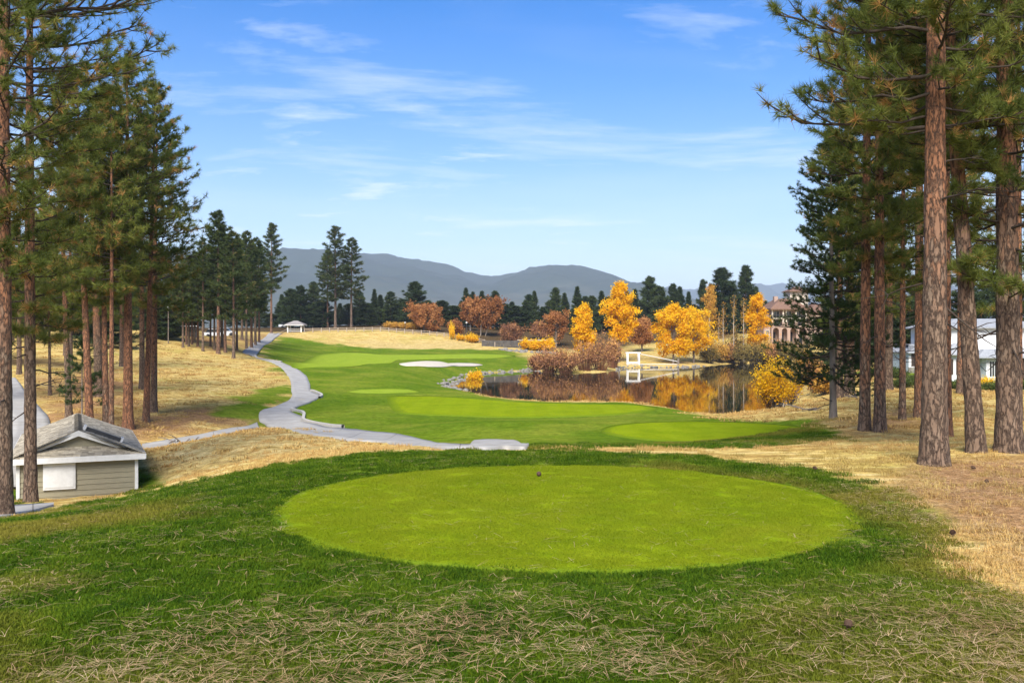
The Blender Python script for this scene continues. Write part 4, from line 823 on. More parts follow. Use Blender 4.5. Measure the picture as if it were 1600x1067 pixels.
# ---- the left group
LN = (28, .26, .018, .85)
K3 = dict(sub=10, per=5, n=24, rough=.03, rings=5)
big('ponderosa_pine', 6, 24., 22, 'rough-barked pine at the edge of the wood with bare lower trunk', .40, 20, .30, 3.0, 44, (.002, 0), LN, tl=3, zmax=.75, extra=[(10.9, .25, 3.2, 0), (12.4, .1, 4.4, .05)], **K3)
big('ponderosa_pine', 48, 28., 23, 'dark pine standing in front of the shed wall', .34, 21, .22, 2.7, 62, (-.003, 0), LN, tl=4, zmax=.85, extra=[(14.0, .12, 5.0, .02), (12.6, .0, 3.7, -.02), (13.4, .3, 3.0, .1), (4.6, 3.4, 1.4, -.3)], **K3)
MN = (16, .34, .030, .85)
K4 = dict(sub=9, per=5, n=14)
left = [(200,50,24,.52,19.2,.50,3.3,'red-barked straight pine rising behind the shed roof',(0,0),-3.),(228,53,25,.36,18.6,.40,3.2,'crooked pine bending right beside the straight red pine',(.030,0),-1.5),(240,58,26,.42,18,.34,3.6,'grey pine with a broad crown at the edge of the bare soil',(.012,0),1.),
 (141,48,27,.40,18,.36,2.7,'red pine leaning left behind the shed ridge',(-.040,0),-3.),(166,49,28,.34,17,.38,2.5,'dark slim pine just right of the left-leaning red pine',(-.018,0),0.),(174,47,29,.26,17.5,.42,2.3,'thin straight pale pine behind the shed ridge',(0,0),0.),(108,52,30,.36,16,.34,2.8,'leaning grey pine with dark boughs low on its trunk',(-.035,0),3.),
 (155,66,31,.62,19,.28,3.2,'thick grey pine standing back among the left trunks',(-.035,0),3.),(78,66,32,.22,13,.30,2.2,'thin dark pine on the leaf-strewn bank by the lower path',(-.012,0),3.),(222,74,33,.45,20,.3,3.2,'grey-trunked pine further up the straw slope',(.0,0),3.),(30,80,34,.4,19,.22,3.6,'bushy pine behind the lower path',(.0,0),3.),(110,92,35,.45,21,.2,3.8,'tall green pine at the back of the left wood',(.0,0),3.),(-30,60,36,.4,18,.25,3.4,'pine at the outer edge beyond the lower path',(.01,0),3.),(190,100,40,.45,22,.2,3.6,'dark pine at the back of the straw slope',(.0,0),2.)]
for a, D, sdd, dia, H, cb, R, lab, ln, tl in left: big('ponderosa_pine', a, D, sdd, lab, dia, H, cb, R*1.05, 53, ln, MN, tl=tl, brown=.09, **K4)
p = at(128, 50); place('spruce_sapling', pine('s', 41, 4.6, .05, .25, 1.5, 26, needle=(18, .2, .02, .9), sub=6, per=5, n=6, mats=('barkgrey', 'fir'), brown=0, dead=0, shape='cone'), p, label='dark young spruce boughs between the left trunks', cat='sapling')
# ---- pine row along the road (meshes shared)
SN = (12, .52, .085, .9)
rowm = [pine('r%d' % k, 50+k, 20, .19, c, R, 56, (0, 0), .006, 'pond', SN, 6, 4, 8, mats=('barkfar', 'needles_far'), dead=4, brown=.06, tl=(-2 if k % 2 else 5)) for k, (c, R) in enumerate(((.30, 2.9), (.38, 2.5), (.26, 3.2), (.34, 2.7)))]
row = [(286,142,410),(291,150,430),(295,146,400),(300,152,420),(304,158,440),(309,146,395),(317,140,372),(329,150,400),(335,144,390),(341,138,330),(347,150,360),(352,142,372),(365,130,362),(370,150,372),(385,168,362),(393,172,380),(399,180,372),(405,196,385),(378,190,375),(318,180,390),(270,165,420),(250,170,380),(232,180,400),(205,190,390),(300,200,400),(345,210,390)]
RL = ['grey-stemmed pine in the row along the road left of the cart path', 'short-crowned reddish pine in the row along the road', 'deep-crowned grey pine in the row along the road', 'reddish slim pine in the row along the road']
for k, (a, D, top) in enumerate(row):
    p = at(a, D); h = pz(top, D)-p[2]; w_ = random.uniform(1.15, 1.45)*max(.75, h/20)
    place('row_pine', rowm[k % 4], p, random.random()*6.28, (w_, w_, h/20), RL[k % 4], 'tree', RL[k % 4].replace('pine', 'pines'))
for a, D, top, k, lab, w_ in ((424,246,349,1,'tall lone pine with a long bare trunk left of the gazebo',1.7),(524,262,354,2,'tallest dense pine of the pair behind the rail fence',2.0),(549,264,372,0,'shorter pine of the dense pair behind the rail fence',1.8),(512,268,392,3,'lower pine tucked against the left of the dense pair',1.5)):
    p = at(a, D); h = pz(top, D)-p[2]; place('tall_pine', rowm[k], p, k*1.3, (w_, w_, h/20), lab, 'tree')
# ---- dark conifers behind
CN = (8, .75, .12, .95)
farm = [pine('f%d' % k, 70+k, 14, .2, .06, R, nl, (0, 0), .003, shp, CN, 7, 5, 6, mats=('barkfar', 'conifer'), dead=0, brown=0, elev=(-.2, .5)) for k, (R, nl, shp) in enumerate(((2.7, 74, 'cone'), (3.2, 72, 'fir'), (2.2, 66, 'cone'), (3.6, 76, 'fir'), (2.9, 64, 'pond')))]
farl = [(455,276,452,3),(470,272,447,1),(490,275,441,4),(505,270,470,3),(585,272,452,2),(572,268,475,3),(610,272,456,4),(628,275,468,1),(648,262,441,3),(668,270,470,1),(690,272,470,3),(710,270,478,3),(728,276,450,0),(739,280,456,2),(753,275,455,0),(773,276,455,4),(788,268,475,3),(805,268,478,3),(822,270,470,1),(835,274,455,0),(848,268,480,1),(868,276,450,4),(882,280,458,2),(902,276,448,0),(925,272,463,1),(940,280,455,2),(980,280,455,0),(992,284,452,2),(1015,280,433,1),(1030,276,448,3),(1052,284,444,4),(1062,290,448,0),(1076,286,456,2),(1098,280,437,0),(1128,262,420,3),(1140,268,440,1),(1165,262,416,4),(1181,268,448,0),(1196,272,470,2),(1115,276,455,1),(1150,275,470,3),(440,285,470,1),(400,300,450,3),(370,310,455,1),(600,290,480,3),(760,290,480,1),(860,290,478,3),(955,282,470,3),(1040,290,470,1),(1212,280,478,4),(910,262,492,3),(545,285,475,1),(675,285,478,1),(720,290,480,3),(815,288,480,1)]
FL = ['pointed cone-shaped conifer in the belt behind fairway and pond', 'blunt full conifer in the belt behind fairway and pond', 'slim spire conifer in the belt behind fairway and pond', 'wide heavy conifer in the belt behind fairway and pond', 'open-crowned conifer in the belt behind fairway and pond']
for k in range(34): farl.append((440+k*23+random.uniform(-9, 9), random.uniform(278, 300), random.uniform(455, 478), (0, 4, 1, 2)[k % 4]))
for k in range(46): farl.append((425+k*17.4+random.uniform(-6, 6), random.uniform(285, 310), random.uniform(478, 496), (3, 1, 3, 1, 0)[k % 5]))
for k, (a, D, top, v) in enumerate(farl):
    p = at(a, D); h = pz(top, D)-p[2]; w_ = max(.8, h/14)*random.uniform(1.1, 1.5)*(1.2 if v == 3 else 1)
    place('dark_conifer', farm[v], p, random.random()*6.28, (w_, w_, h/14), FL[v], 'tree', FL[v].replace('conifer', 'conifers').replace(' in the belt', ''))
for k, (a, D, top) in enumerate([(1405,135,455),(1440,128,440),(1470,132,420),(1510,130,430),(1545,135,425),(1585,130,415),(1630,128,420),(1370,140,450),(1340,150,455),(1420,110,470),(1360,105,460),(1300,125,470),(1325,110,480),(1390,118,440)]):
    p = at(a, D); h = pz(top, D)-p[2]; place('house_conifer', farm[k % 5], p, random.random()*6.28, (1.05, 1.05, h/14), 'dark evergreen close behind the white house', 'tree', 'dark conifers behind the white house')
for k in range(22):
    a, D = -60+k*17+random.uniform(-6, 6), random.uniform(125, 205); p = at(a, D); h = pz(random.uniform(395, 470), D)-p[2]; place('wood_conifer', farm[(3, 1, 4)[k % 3]], p, random.random()*6.28, (1.3, 1.3, h/14), 'dark bushy evergreen deep in the left wood', 'tree', 'dark evergreens deep in the left wood')
for k, (a, D, top) in enumerate([(-40,120,330),(20,130,350),(70,125,370),(130,135,360),(175,140,380),(60,160,340),(150,165,360),(230,160,390),(100,110,420)]):
    p = at(a, D); h = pz(top, D)-p[2]; w_ = h/20; place('wood_pine', rowm[k % 4], p, random.random()*6.28, (w_*1.2, w_*1.2, w_), 'pine in the dim back of the left wood behind the shed', 'tree', 'pines at the back of the left wood')
# ---- autumn trees
def bl(name, a, D, top, half, lab, m_leaf, seed, **kw):
    p = at(a, D); H = pz(top, D)-p[2]; R = half*D/F; return place(name, broadleaf(seed, H, R, m_leaf, **kw), p, label=lab)
bl('cottonwood', 911, 190, 475, 24, 'yellow tree leaning over the red shrubs at the pond', 'yellow', 101, shape='flame', lsize=.34, nl=30, nleaf=22, up=1.0)
bl('cottonwood', 967, 193, 437, 29, 'tallest orange-yellow tree beside the white landing frame', 'yellow', 102, shape='flame', lsize=.36, nl=44, nleaf=24, up=1.05)
bl('cottonwood', 1052, 191, 479, 28, 'broad yellow tree on the far shore right of the landing frame', 'yellow', 103, shape='oval', lsize=.34, nl=40, nleaf=24, cb=.1)
bl('cottonwood', 1084, 196, 484, 25, 'duller yellow tree touching the broad one on the far shore', 'yellow', 104, shape='oval', lsize=.32, nl=34, nleaf=20, cb=.1)
bl('aspen', 1106, 205, 440, 15, 'tall sparse golden aspen rising between dark conifers', 'gold', 105, shape='flame', lsize=.28, nl=30, nleaf=11, m_bark='barkpale', cb=.15)
bl('aspen', 1183, 214, 457, 17, 'bright yellow columnar tree left of the mansion', 'yellow', 106, shape='oval', lsize=.34, nl=38, nleaf=22, cb=.08)
for k, (a, top) in enumerate(((1130, 470), (1146, 455), (1162, 462), (1122, 490))): bl('bare_poplar', a, 208+k*2, top, 7, 'nearly leafless pale-stemmed poplar by the far shore', 'gold', 120+k, shape='flame', lsize=.22, nl=20, nleaf=2, m_bark='barkpale', r0=.16, dens=.7)['group'] = 'bare poplars on the far shore'
bl('maple', 663, 246, 480, 25, 'broad bronze maple behind the yellow hedge at the fence', 'orange', 107, shape='round', lsize=.38, nl=40, nleaf=16, cb=.15, multi=3)
bl('maple', 754, 246, 470, 20, 'tall orange tree with two tops beside the lamp post', 'orange', 108, shape='oval', lsize=.42, nl=40, nleaf=18, cb=.2, multi=2)
bl('maple', 735, 258, 467, 12, 'rusty tree rising behind the two-topped orange tree', 'orange', 109, shape='oval', lsize=.4, nl=26, nleaf=18, cb=.2)
bl('maple', 797, 234, 510, 20, 'small bare pinkish maple above the stone wall', 'redtwig', 110, shape='round', lsize=.3, nl=34, nleaf=9, cb=.1, multi=3, r0=.18)
bl('maple', 712, 240, 503, 11, 'little red maple left of the dark lamp post', 'orange', 111, shape='round', lsize=.3, nl=24, nleaf=14, cb=.25)
bl('maple', 869, 232, 489, 19, 'bronze tree with yellow lower leaves behind the red shrubs', 'orange', 112, shape='oval', lsize=.36, nl=30, nleaf=14, cb=.2)
bl('maple', 1003, 218, 502, 16, 'round orange maple between the two big yellow trees', 'orange', 113, shape='round', lsize=.32, nl=34, nleaf=20, cb=.25)
bl('maple', 842, 246, 505, 12, 'thin reddish tree above the bank shrubs', 'redtwig', 114, shape='round', lsize=.3, nl=24, nleaf=9, cb=.15)
# ---- bushes
def bsh(name, a, D, half, hpx, lab, m_leaf, seed, z=None, cat='shrub', grp=None, **kw):
    p = at(a, D); p[2] = max(p[2], WATER-.1) if z is None else z
    return place(name, bush(seed, half*D/F, hpx*D/F, m_leaf, **kw), p, label=lab, cat=cat, group=grp)
p = hit(1212, 640)
bsh('golden_bush', 1210, 74, 36, 84, 'bright yellow bush at the near right edge of the pond', 'yellow', 201, nst=150, nleaf=10, ls=.13, sig=.16)
bsh('golden_bush', 1238, 79, 16, 40, 'small brown twiggy bush beside the bright yellow one', 'redtwig', 202, nst=60, nleaf=3, ls=.12, sig=.2)
for k, (a, D, hw_, hp, lab, mm) in enumerate([(858,158,26,40,'dense red-brown shrub with orange tips at the waterline','redtwig'),(884,156,24,36,'reddish shrub mound joining two others at the waterline','redtwig'),(838,166,12,24,'small orange-tipped shrub at the end of the green bank','redtwig'),(915,160,24,44,'tall brown bare shrub below the leaning yellow tree','redtwig'),(938,162,26,54,'tallest dark brown twiggy thicket at the pond','redtwig'),(958,172,16,46,'brown twiggy shrub under the tallest yellow tree','redtwig')]):
    bsh('shore_shrub', a, D, hw_, hp, lab, mm, 210+k, nst=130, nleaf=5, ls=.26, sig=.3, twig=.03, leafy=.8 if k < 3 else .5, m_twig='redtwig')
ob = [(1108,200,16,28),(1124,206,16,34),(1142,208,18,30),(1160,205,17,30),(1178,204,16,34),(1196,206,18,38),(1214,204,18,36),(1232,200,18,34),(1250,190,16,36),(1262,150,20,34),(1270,120,18,36),(1150,214,18,40),(1205,214,20,30),(1280,100,20,36)]
obm = [bush(230+k, 2.2, 4.2, mm, nst=90, nleaf=7, ls=.26, sig=.32, twig=.03, leafy=.8) for k, mm in enumerate(('olive', 'gold', 'redtwig', 'olive'))]
ol = ['dull olive thicket on the far right shore', 'golden thicket on the far right shore', 'brown twiggy thicket on the far right shore', 'dull olive thicket on the far right shore']
for k, (a, D, hw_, hp) in enumerate(ob):
    p = at(a, D); p[2] = max(p[2], WATER); s_ = hw_*D/F/2.2; place('bank_thicket', obm[k % 4], p, k*1.1, (s_, s_, hp*D/F/4.2), ol[k % 4], 'shrub', ['olive thickets on the far right shore', 'golden thickets on the far right shore', 'brown thickets on the far right shore', 'olive thickets on the far right shore'][k % 4])
hm = bush(250, 1.3, 1.5, 'gold', nst=90, nleaf=9, ls=.2, sig=.2, twig=.02)
for k, (a, D) in enumerate([(608,252),(619,252),(630,252),(641,251),(652,251),(663,250),(674,249)]):
    place('hedge_mound', hm, at(a, D), k, (1, 1, 1.1), 'yellow clipped shrub in the row behind the rail fence', 'shrub', 'yellow shrubs along the rail fence')
ym = bush(251, 1.1, 1.6, 'yellow', nst=60, nleaf=9, ls=.2, sig=.2, twig=.02)
for a, D, s_, lab in ((706, 236, (.6, .6, 2.3), 'narrow yellow upright shrub at the fence'), (737, 233, (1.4, 1.4, 1.2), 'rounded yellow-green shrub below the orange trees'), (719, 235, (.9, .9, .9), 'small yellow shrub between upright shrub and lamp post'), (742, 134, (1.0, 1.0, 1.1), 'small bright yellow bush among the shore rocks'), (826, 225, (1.7, 1.7, 1.5), 'yellow-green shrub at the left of the bank above the wall'), (840, 224, (1.6, 1.6, 1.4), 'rusty yellow shrub on the bank above the red shrubs'), (855, 224, (1.6, 1.6, 1.7), 'bright yellow shrub on the bank left of the leaning tree')):
    place('yellow_shrub', ym, at(a, D), a, s_, lab, 'shrub')
gm_ = bush(252, 1.0, .9, 'shrub', nst=80, nleaf=9, ls=.12, sig=.16, twig=.012)
for k, (a, D, s_) in enumerate([(1493,84,1.2),(1506,83,1),(1546,80,1.2),(1560,80,1.3),(1588,84,1.6),(1598,83,1.3),(1432,86,1.0),(1424,87,1.1),(1412,84,1.2),(1445,83,1.1),(1520,80,.9),(1575,78,1.0),(1400,90,1.3),(1380,92,1.4)][:14]):
    place('garden_shrub', gm_, at(a, D), k*1.7, (s_*.9, s_*.9, s_*.65), 'low green garden shrub in the bed before the white houses', 'shrub', 'garden shrubs before the white houses')
place('orange_grass_clump', bush(253, 1.3, 1.0, 'yellow', nst=160, nleaf=6, ls=.14, sig=.12, twig=.012), at(1538, 82), 0, label='flaming orange ornamental grass clump before the white house', cat='plant')
for a, D, h, sd_ in ((1275, 92, 40, 3), (1290, 88, 34, 4)): bsh('orange_bush', a, D, 18, h, 'orange-red bush behind the leaning fir' if sd_ == 3 else 'pinkish orange bush beside the dark thin pine', 'gold' if sd_ == 4 else 'orange', 260+sd_, nst=90, nleaf=8, ls=.16, sig=.22)
# ---- rocks along the shore
def rockmesh(seed):
    bm = bmesh.new(); bmesh.ops.create_icosphere(bm, subdivisions=2, radius=1); rg = np.random.default_rng(seed); k = rg.normal(size=(5, 3))
    for v in bm.verts:
        c_ = np.array(v.co); v.co = Vector(c_*(1+.25*sum(math.sin(c_@k[i]*1.6+i) for i in range(5))/2.2)); v.co.z *= .65
    me = bpy.data.meshes.new('shore_rock'); bm.to_mesh(me); bm.free(); me.materials.append(M['rock']); return me
rms = [rockmesh(k) for k in range(5)]
def rocks(poly, n, s0, s1, lab, grp, jit):
    P = smooth_open(np.array(poly), 300)
    for k in range(n):
        p = P[random.randrange(300)]; x, y = p[0]+random.gauss(0, jit), p[1]+random.gauss(0, jit); s_ = random.uniform(s0, s1); o = link('shore_rock', rms[k % 5]); o.location = (x, y, max(g1(x, y), WATER-.1)+s_*.15); o.scale = (s_, s_*random.uniform(.7, 1.1), s_*random.uniform(.6, 1)); o.rotation_euler = (random.uniform(-.3, .3), random.uniform(-.3, .3), random.random()*6.28); tag(o, lab, 'rock', grp)
rocks(POND[0:8], 150, .14, .36, 'grey boulder edging the pond below the green bank', 'boulders below the green bank', .55)
rocks(POND[11:16], 80, .15, .36, 'grey rock in the pond edge under the landing frame', 'rocks under the landing frame', .5)
rocks(hits([(770,546),(810,549),(845,551),(870,553)])[:, :2], 50, .3, .7, 'dark rock on the bank under the stone wall', 'rocks under the stone wall', .8)
rocks(np.array([[ -8.2,116],[-6.5,108],[-4.2,102]]), 16, .2, .4, 'small rock at the tip of the pond', 'rocks at the pond tip', .4)
# ---- small things on the tee
p = np.array([px2(842, 16.4), 16.4, .004]); mk = empty('tee_marker', tuple(p), 0, 'dark round tee marker ball on the mown tee', 'tee marker')
MB().tube([(0, 0, -.02), (0, 0, .03)], [.012, .012], 6).build('spike', M['dark'], mk)
mb = MB(); a = np.linspace(0, math.pi, 10); mb.tube([(0, 0, .045-.042*math.cos(q)) for q in a], [max(.002, .042*math.sin(q)) for q in a], 14); mb.build('ball', M['cone'], mk, True)
def cone_mesh():
    mb = MB()
    for r_i in range(9):
        z = .005+r_i*.010; rr = .036*math.sin(min(3.0, .5+r_i*.31)); 
        for k in range(8):
            q = k*.785+r_i*.4; d = np.array([math.cos(q), math.sin(q), 0]); s = np.array([-d[1], d[0], 0]); c_ = np.array([0, 0, z]); mb.add([c_+d*rr*.3-s*.008, c_+d*rr*.3+s*.008, c_+d*rr+s*.006+[0, 0, .012], c_+d*rr-s*.006+[0, 0, .012]], [(0,1,2,3)], .5)
    mb.tube([(0, 0, 0), (0, 0, .05), (0, 0, .09)], [.016, .02, .005], 7); me = mb.mesh('pine_cone'); me.materials.append(M['cone']); return me
cm_ = cone_mesh()
for (a, b_), lab in (((1277, 736), 'dark pine cone at the edge of the dry grass above the tee'), ((1485, 837), 'brown pine cone lying in the shaded rough right of the tee'), ((1325, 987), 'reddish pine cone among the needles in the foreground rough'), ((1540, 757), 'pine cone in the brown litter below the leaning pine'), ((1524, 735), 'pine cone close to the foot of the leaning pine')):
    p = hit(a, b_); o = link('pine_cone', cm_); o.location = p+[0, 0, .04]; o.rotation_euler = (1.3, random.random(), random.random()*6); tag(o, lab, 'pine cone')
# fallen branches on the dry bank
for a, b_, lab, s_ in ((1262, 642, 'grey fallen branch on the dry bank by the yellow bush', 1.0), (1335, 622, 'dead stick standing in the dry grass near the stout pine', .7), (285, 690, 'fallen branch on the bare soil behind the shed', .8)):
    p = hit(a, b_); mb = MB(); rg = np.random.default_rng(a)
    for k in range(7):
        d = unit(rg.normal(size=3)*[1, 1, .25]); q = np.array([0, 0, .08])+rg.normal(size=3)*[.3, .2, .03]; mb.tube([q, q+d*.5*s_+[0, 0, .05], q+d*1.0*s_], [.035, .025, .01], 5)
    o = mb.build('fallen_branch', M['barkgrey']); o.location = p; tag(o, lab, 'branch')

# ------------------------------------------------------------------ grass and needle litter (uncountable: instanced)
def scatter(name, templates, P, rot, scl, tint, pick, mats, label):
    """one object: its mesh holds the clump templates and loose points; nodes put a clump on every point"""
    mb = MB(); tid = []
    for k, t_ in enumerate(templates):
        for V, Fc, T in zip(t_.v, t_.f, t_.t): pass
        V = np.concatenate(t_.v); mb.add(V, np.concatenate(t_.f), np.concatenate(t_.t)); tid.append(np.full(len(V), k+1))
    me = mb.mesh(name); nv = len(me.vertices); me.materials.append(mats)
    n = len(P); me.vertices.add(n); co = np.empty((nv+n)*3, np.float32); me.vertices.foreach_get('co', co); co[nv*3:] = P.ravel(); me.vertices.foreach_set('co', co)
    def attr(nm, typ, vals, fld='value', dim=1):
        a = me.attributes.new(nm, typ, 'POINT') if nm not in me.attributes else me.attributes[nm]; a.data.foreach_set(fld, vals.ravel())
    attr('tid', 'INT', np.concatenate(tid+[np.zeros(n)]).astype(np.int32)); attr('pick', 'INT', np.concatenate([np.zeros(nv), pick+1]).astype(np.int32))
    attr('rot', 'FLOAT_VECTOR', np.concatenate([np.zeros((nv, 3)), rot]).astype(np.float32), 'vector'); attr('scl', 'FLOAT', np.concatenate([np.ones(nv), scl]).astype(np.float32)); attr('itint', 'FLOAT', np.concatenate([np.zeros(nv), tint]).astype(np.float32))
    o = link(name, me); g = bpy.data.node_groups.new(name, 'GeometryNodeTree'); g.interface.new_socket('Geometry', in_out='INPUT', socket_type='NodeSocketGeometry'); g.interface.new_socket('Geometry', in_out='OUTPUT', socket_type='NodeSocketGeometry')
    gi = g.nodes.new('NodeGroupInput'); go = g.nodes.new('NodeGroupOutput'); J = g.nodes.new('GeometryNodeJoinGeometry')
    def named(nm, typ): q = g.nodes.new('GeometryNodeInputNamedAttribute'); q.data_type = typ; q.inputs[0].default_value = nm; return q.outputs[0]
    def eq(v, k):
        c_ = g.nodes.new('FunctionNodeCompare'); c_.data_type = 'INT'; c_.operation = 'EQUAL'; g.links.new(v, c_.inputs[2]); c_.inputs[3].default_value = k; return c_.outputs[0]
    ti, pk = named('tid', 'INT'), named('pick', 'INT'); e2r = g.nodes.new('FunctionNodeEulerToRotation'); g.links.new(named('rot', 'FLOAT_VECTOR'), e2r.inputs[0]); sc_ = named('scl', 'FLOAT')
    pt = g.nodes.new('GeometryNodeSeparateGeometry'); pt.domain = 'POINT'; g.links.new(gi.outputs[0], pt.inputs[0]); g.links.new(eq(ti, 0), pt.inputs[1])
    for k in range(len(templates)):
        s_ = g.nodes.new('GeometryNodeSeparateGeometry'); s_.domain = 'POINT'; g.links.new(gi.outputs[0], s_.inputs[0]); g.links.new(eq(ti, k+1), s_.inputs[1])
        ip = g.nodes.new('GeometryNodeInstanceOnPoints'); g.links.new(pt.outputs[0], ip.inputs['Points']); g.links.new(eq(pk, k+1), ip.inputs['Selection']); g.links.new(s_.outputs[0], ip.inputs['Instance']); g.links.new(e2r.outputs[0], ip.inputs['Rotation']); g.links.new(sc_, ip.inputs['Scale'])
        g.links.new(ip.outputs[0], J.inputs[0])
    g.links.new(J.outputs[0], go.inputs[0]); md = o.modifiers.new('scatter', 'NODES'); md.node_group = g
    tag(o, label, None, None, 'stuff'); return o
def bladepatch(seed, n, size, h, w, leanamt, flat=False):
    rg = np.random.default_rng(seed); mb = MB(); b = np.column_stack([rg.uniform(-size, size, (n, 2)), np.zeros(n)]); a = rg.random(n)*6.28; l = h*rg.uniform(.5, 1.15, n); le = rg.uniform(.1, leanamt, n)
    d = np.column_stack([np.cos(a)*np.sin(le), np.sin(a)*np.sin(le), np.cos(le)]); s = np.column_stack([-np.sin(a), np.cos(a), np.zeros(n)])*w*.5
    mid = b+d*l[:, None]*.55; tip = b+d*l[:, None]+np.column_stack([np.cos(a), np.sin(a), -.6*np.ones(n)])*l[:, None]*.22
    V = np.stack([b-s, b+s, mid+s*.8, mid-s*.8, tip], 1).reshape(-1, 3); k = np.arange(n)*5; T = np.clip(rg.normal(size=n)*.2+.5, 0, 1)
    mb.add(V, np.concatenate([np.stack([k, k+1, k+2], 1), np.stack([k, k+2, k+3], 1), np.stack([k+3, k+2, k+4], 1)]), np.repeat(T, 5)); return mb
def needlepatch(seed, n, size, L, w, cl=3):
    rg = np.random.default_rng(seed); mb = MB()
    for k in range(n):
        o = np.array([*rg.normal(size=2)*size, .006+rg.random()*.03]); a = rg.random()*6.28
        for q in range(rg.integers(1, cl+1)):
            l = L*rg.uniform(.6, 1.1); t = np.linspace(0, 1, 5); aa = a+rg.normal()*.3+(t*rg.normal()*.16); st = np.column_stack([np.cos(aa), np.sin(aa), np.full(5, rg.normal()*.05)])*l/4; Q = o+np.cumsum(st, 0)-st[0]; Q[:, 2] = np.maximum(Q[:, 2]+.004*np.sin(t*3.14), .002)
            s = np.column_stack([-np.sin(aa), np.cos(aa), np.zeros(5)])*w*.5*np.array([1, 1, .9, .7, .3])[:, None]; V = np.concatenate([Q-s, Q+s]); i = np.arange(4); mb.add(V, np.stack([i, i+5, i+6, i+1], 1), np.clip(rg.normal()*.22+.5, 0, 1))
    return mb
def grassmat(name, stops, patchc, transl=.35):
    m, t, b = newmat(name); b.inputs['Roughness'].default_value = .8; b.inputs['Specular IOR Level'].default_value = .06
    at_ = N(t, 'ShaderNodeAttribute', attribute_name='tint'); ai = N(t, 'ShaderNodeAttribute', attribute_name='itint', attribute_type='INSTANCER'); geo = N(t, 'ShaderNodeNewGeometry')
    n1 = N(t, 'ShaderNodeTexNoise', ins={'Scale': 1.1, 'Detail': 5, 'Roughness': .65}); t.links.new(geo.outputs['Position'], n1.inputs['Vector'])
    f_ = mathn(t, 'ADD', mathn(t, 'ADD', mathn(t, 'MULTIPLY', at_.outputs['Fac'], .55), mathn(t, 'MULTIPLY', n1.outputs[0], .9)), -.22)
    c = ramp(t, stops, f_).outputs[0]; c = mixc(t, ai.outputs['Fac'], c, patchc)
    t.links.new(c, b.inputs['Base Color']); tr = N(t, 'ShaderNodeBsdfTranslucent'); t.links.new(c, tr.inputs[0]); mx = N(t, 'ShaderNodeMixShader', ins={0: transl}); t.links.new(b.outputs[0], mx.inputs[1]); t.links.new(tr.outputs[0], mx.inputs[2]); t.links.new(mx.outputs[0], t.nodes['Material Output'].inputs[0]); return m
M['lawn'] = grassmat('rough_grass_blades', [(.15, (.014, .040, .003)), (.42, (.048, .102, .005)), (.66, (.105, .160, .008)), (.92, (.19, .21, .02))], (.23, .19, .03))
M['straw'] = grassmat('dry_grass_blades', [(.1, (.22, .115, .04)), (.4, (.44, .26, .085)), (.7, (.60, .42, .15)), (1, (.70, .56, .27))], (.15, .17, .03), .25)
M['litter'] = grassmat('fallen_needles', [(.1, (.22, .11, .05)), (.45, (.46, .30, .15)), (.75, (.62, .46, .27)), (1, (.70, .58, .40))], (.34, .17, .08), .1)
rg = np.random.default_rng(99)
def field(n, d0, d1, half=.62, pw=2.0):
    """points over the ground in front, denser near by"""
    y = (d0**(1/pw)+(d1**(1/pw)-d0**(1/pw))*rg.random(n))**pw if False else np.exp(np.log(d0)+(np.log(d1)-np.log(d0))*rg.random(n)); x = rg.uniform(-half, half, n)*(y+1.5); return x, y
def tee_r(x, y): return np.min([np.hypot((x-t_[0])/t_[2], (y-t_[1])/t_[3]) for t_ in TEES], axis=0)
# lush rough
x, y = field(26000, 5.0, 34); L_, B_, Pp = zones(x, y); tr_ = tee_r(x, y)
w_ = fbm(x*.5+9, y*.5, 3); keep = (rg.random(len(x)) < L_*1.1-.1-B_*.3) & (tr_ > 1.018+.0*x) & (np.min([polysd(x, y, q_) for q_ in BEDS], axis=0) > .06); x, y = x[keep], y[keep]
z = gz(x, y); n = len(x); ti = np.clip(fbm(x*.35+5, y*.35+2, 5)*3.0+.02+.25*sstep(-1.5, -6, x)+.35*(1-L_[keep])+.25*B_[keep], 0, .8)
scatter('rough_grass', [bladepatch(1, 220, .13, .036, .006, 1.1), bladepatch(2, 180, .11, .030, .006, 1.3), bladepatch(3, 150, .12, .052, .006, 1.0)], np.column_stack([x, y, z-.004]), np.column_stack([np.zeros((n, 2)), rg.random(n)*6.28]), rg.uniform(.6, 1.35, n)*(1+.02*y), ti, rg.integers(0, 3, n), M['lawn'], 'green rough grass around the tees')
# close-mown turf of the near tee
x = .72+rg.uniform(-4.1, 4.1, 4600); y = 13.85+rg.uniform(-4.1, 4.1, 4600); keep = np.hypot((x-.72)/4.0, (y-13.85)/4.0) < .985; x, y = x[keep], y[keep]; n = len(x)
M['mown'] = grassmat('mown_blades', [(.2, (.145, .205, .006)), (.5, (.200, .258, .008)), (.8, (.255, .285, .012)), (1, (.32, .32, .03))], (.28, .29, .02))
scatter('mown_grass', [bladepatch(21, 300, .15, .014, .006, 1.2), bladepatch(22, 300, .15, .016, .006, 1.2)], np.column_stack([x, y, np.full(n, .001)]), np.column_stack([np.zeros((n, 2)), rg.random(n)*6.28]), rg.uniform(.8, 1.2, n), np.clip(fbm(x*.6, y*.6, 4)*1.0+.05, 0, .4), rg.integers(0, 2, n), M['mown'], 'close-mown blades of the near tee')
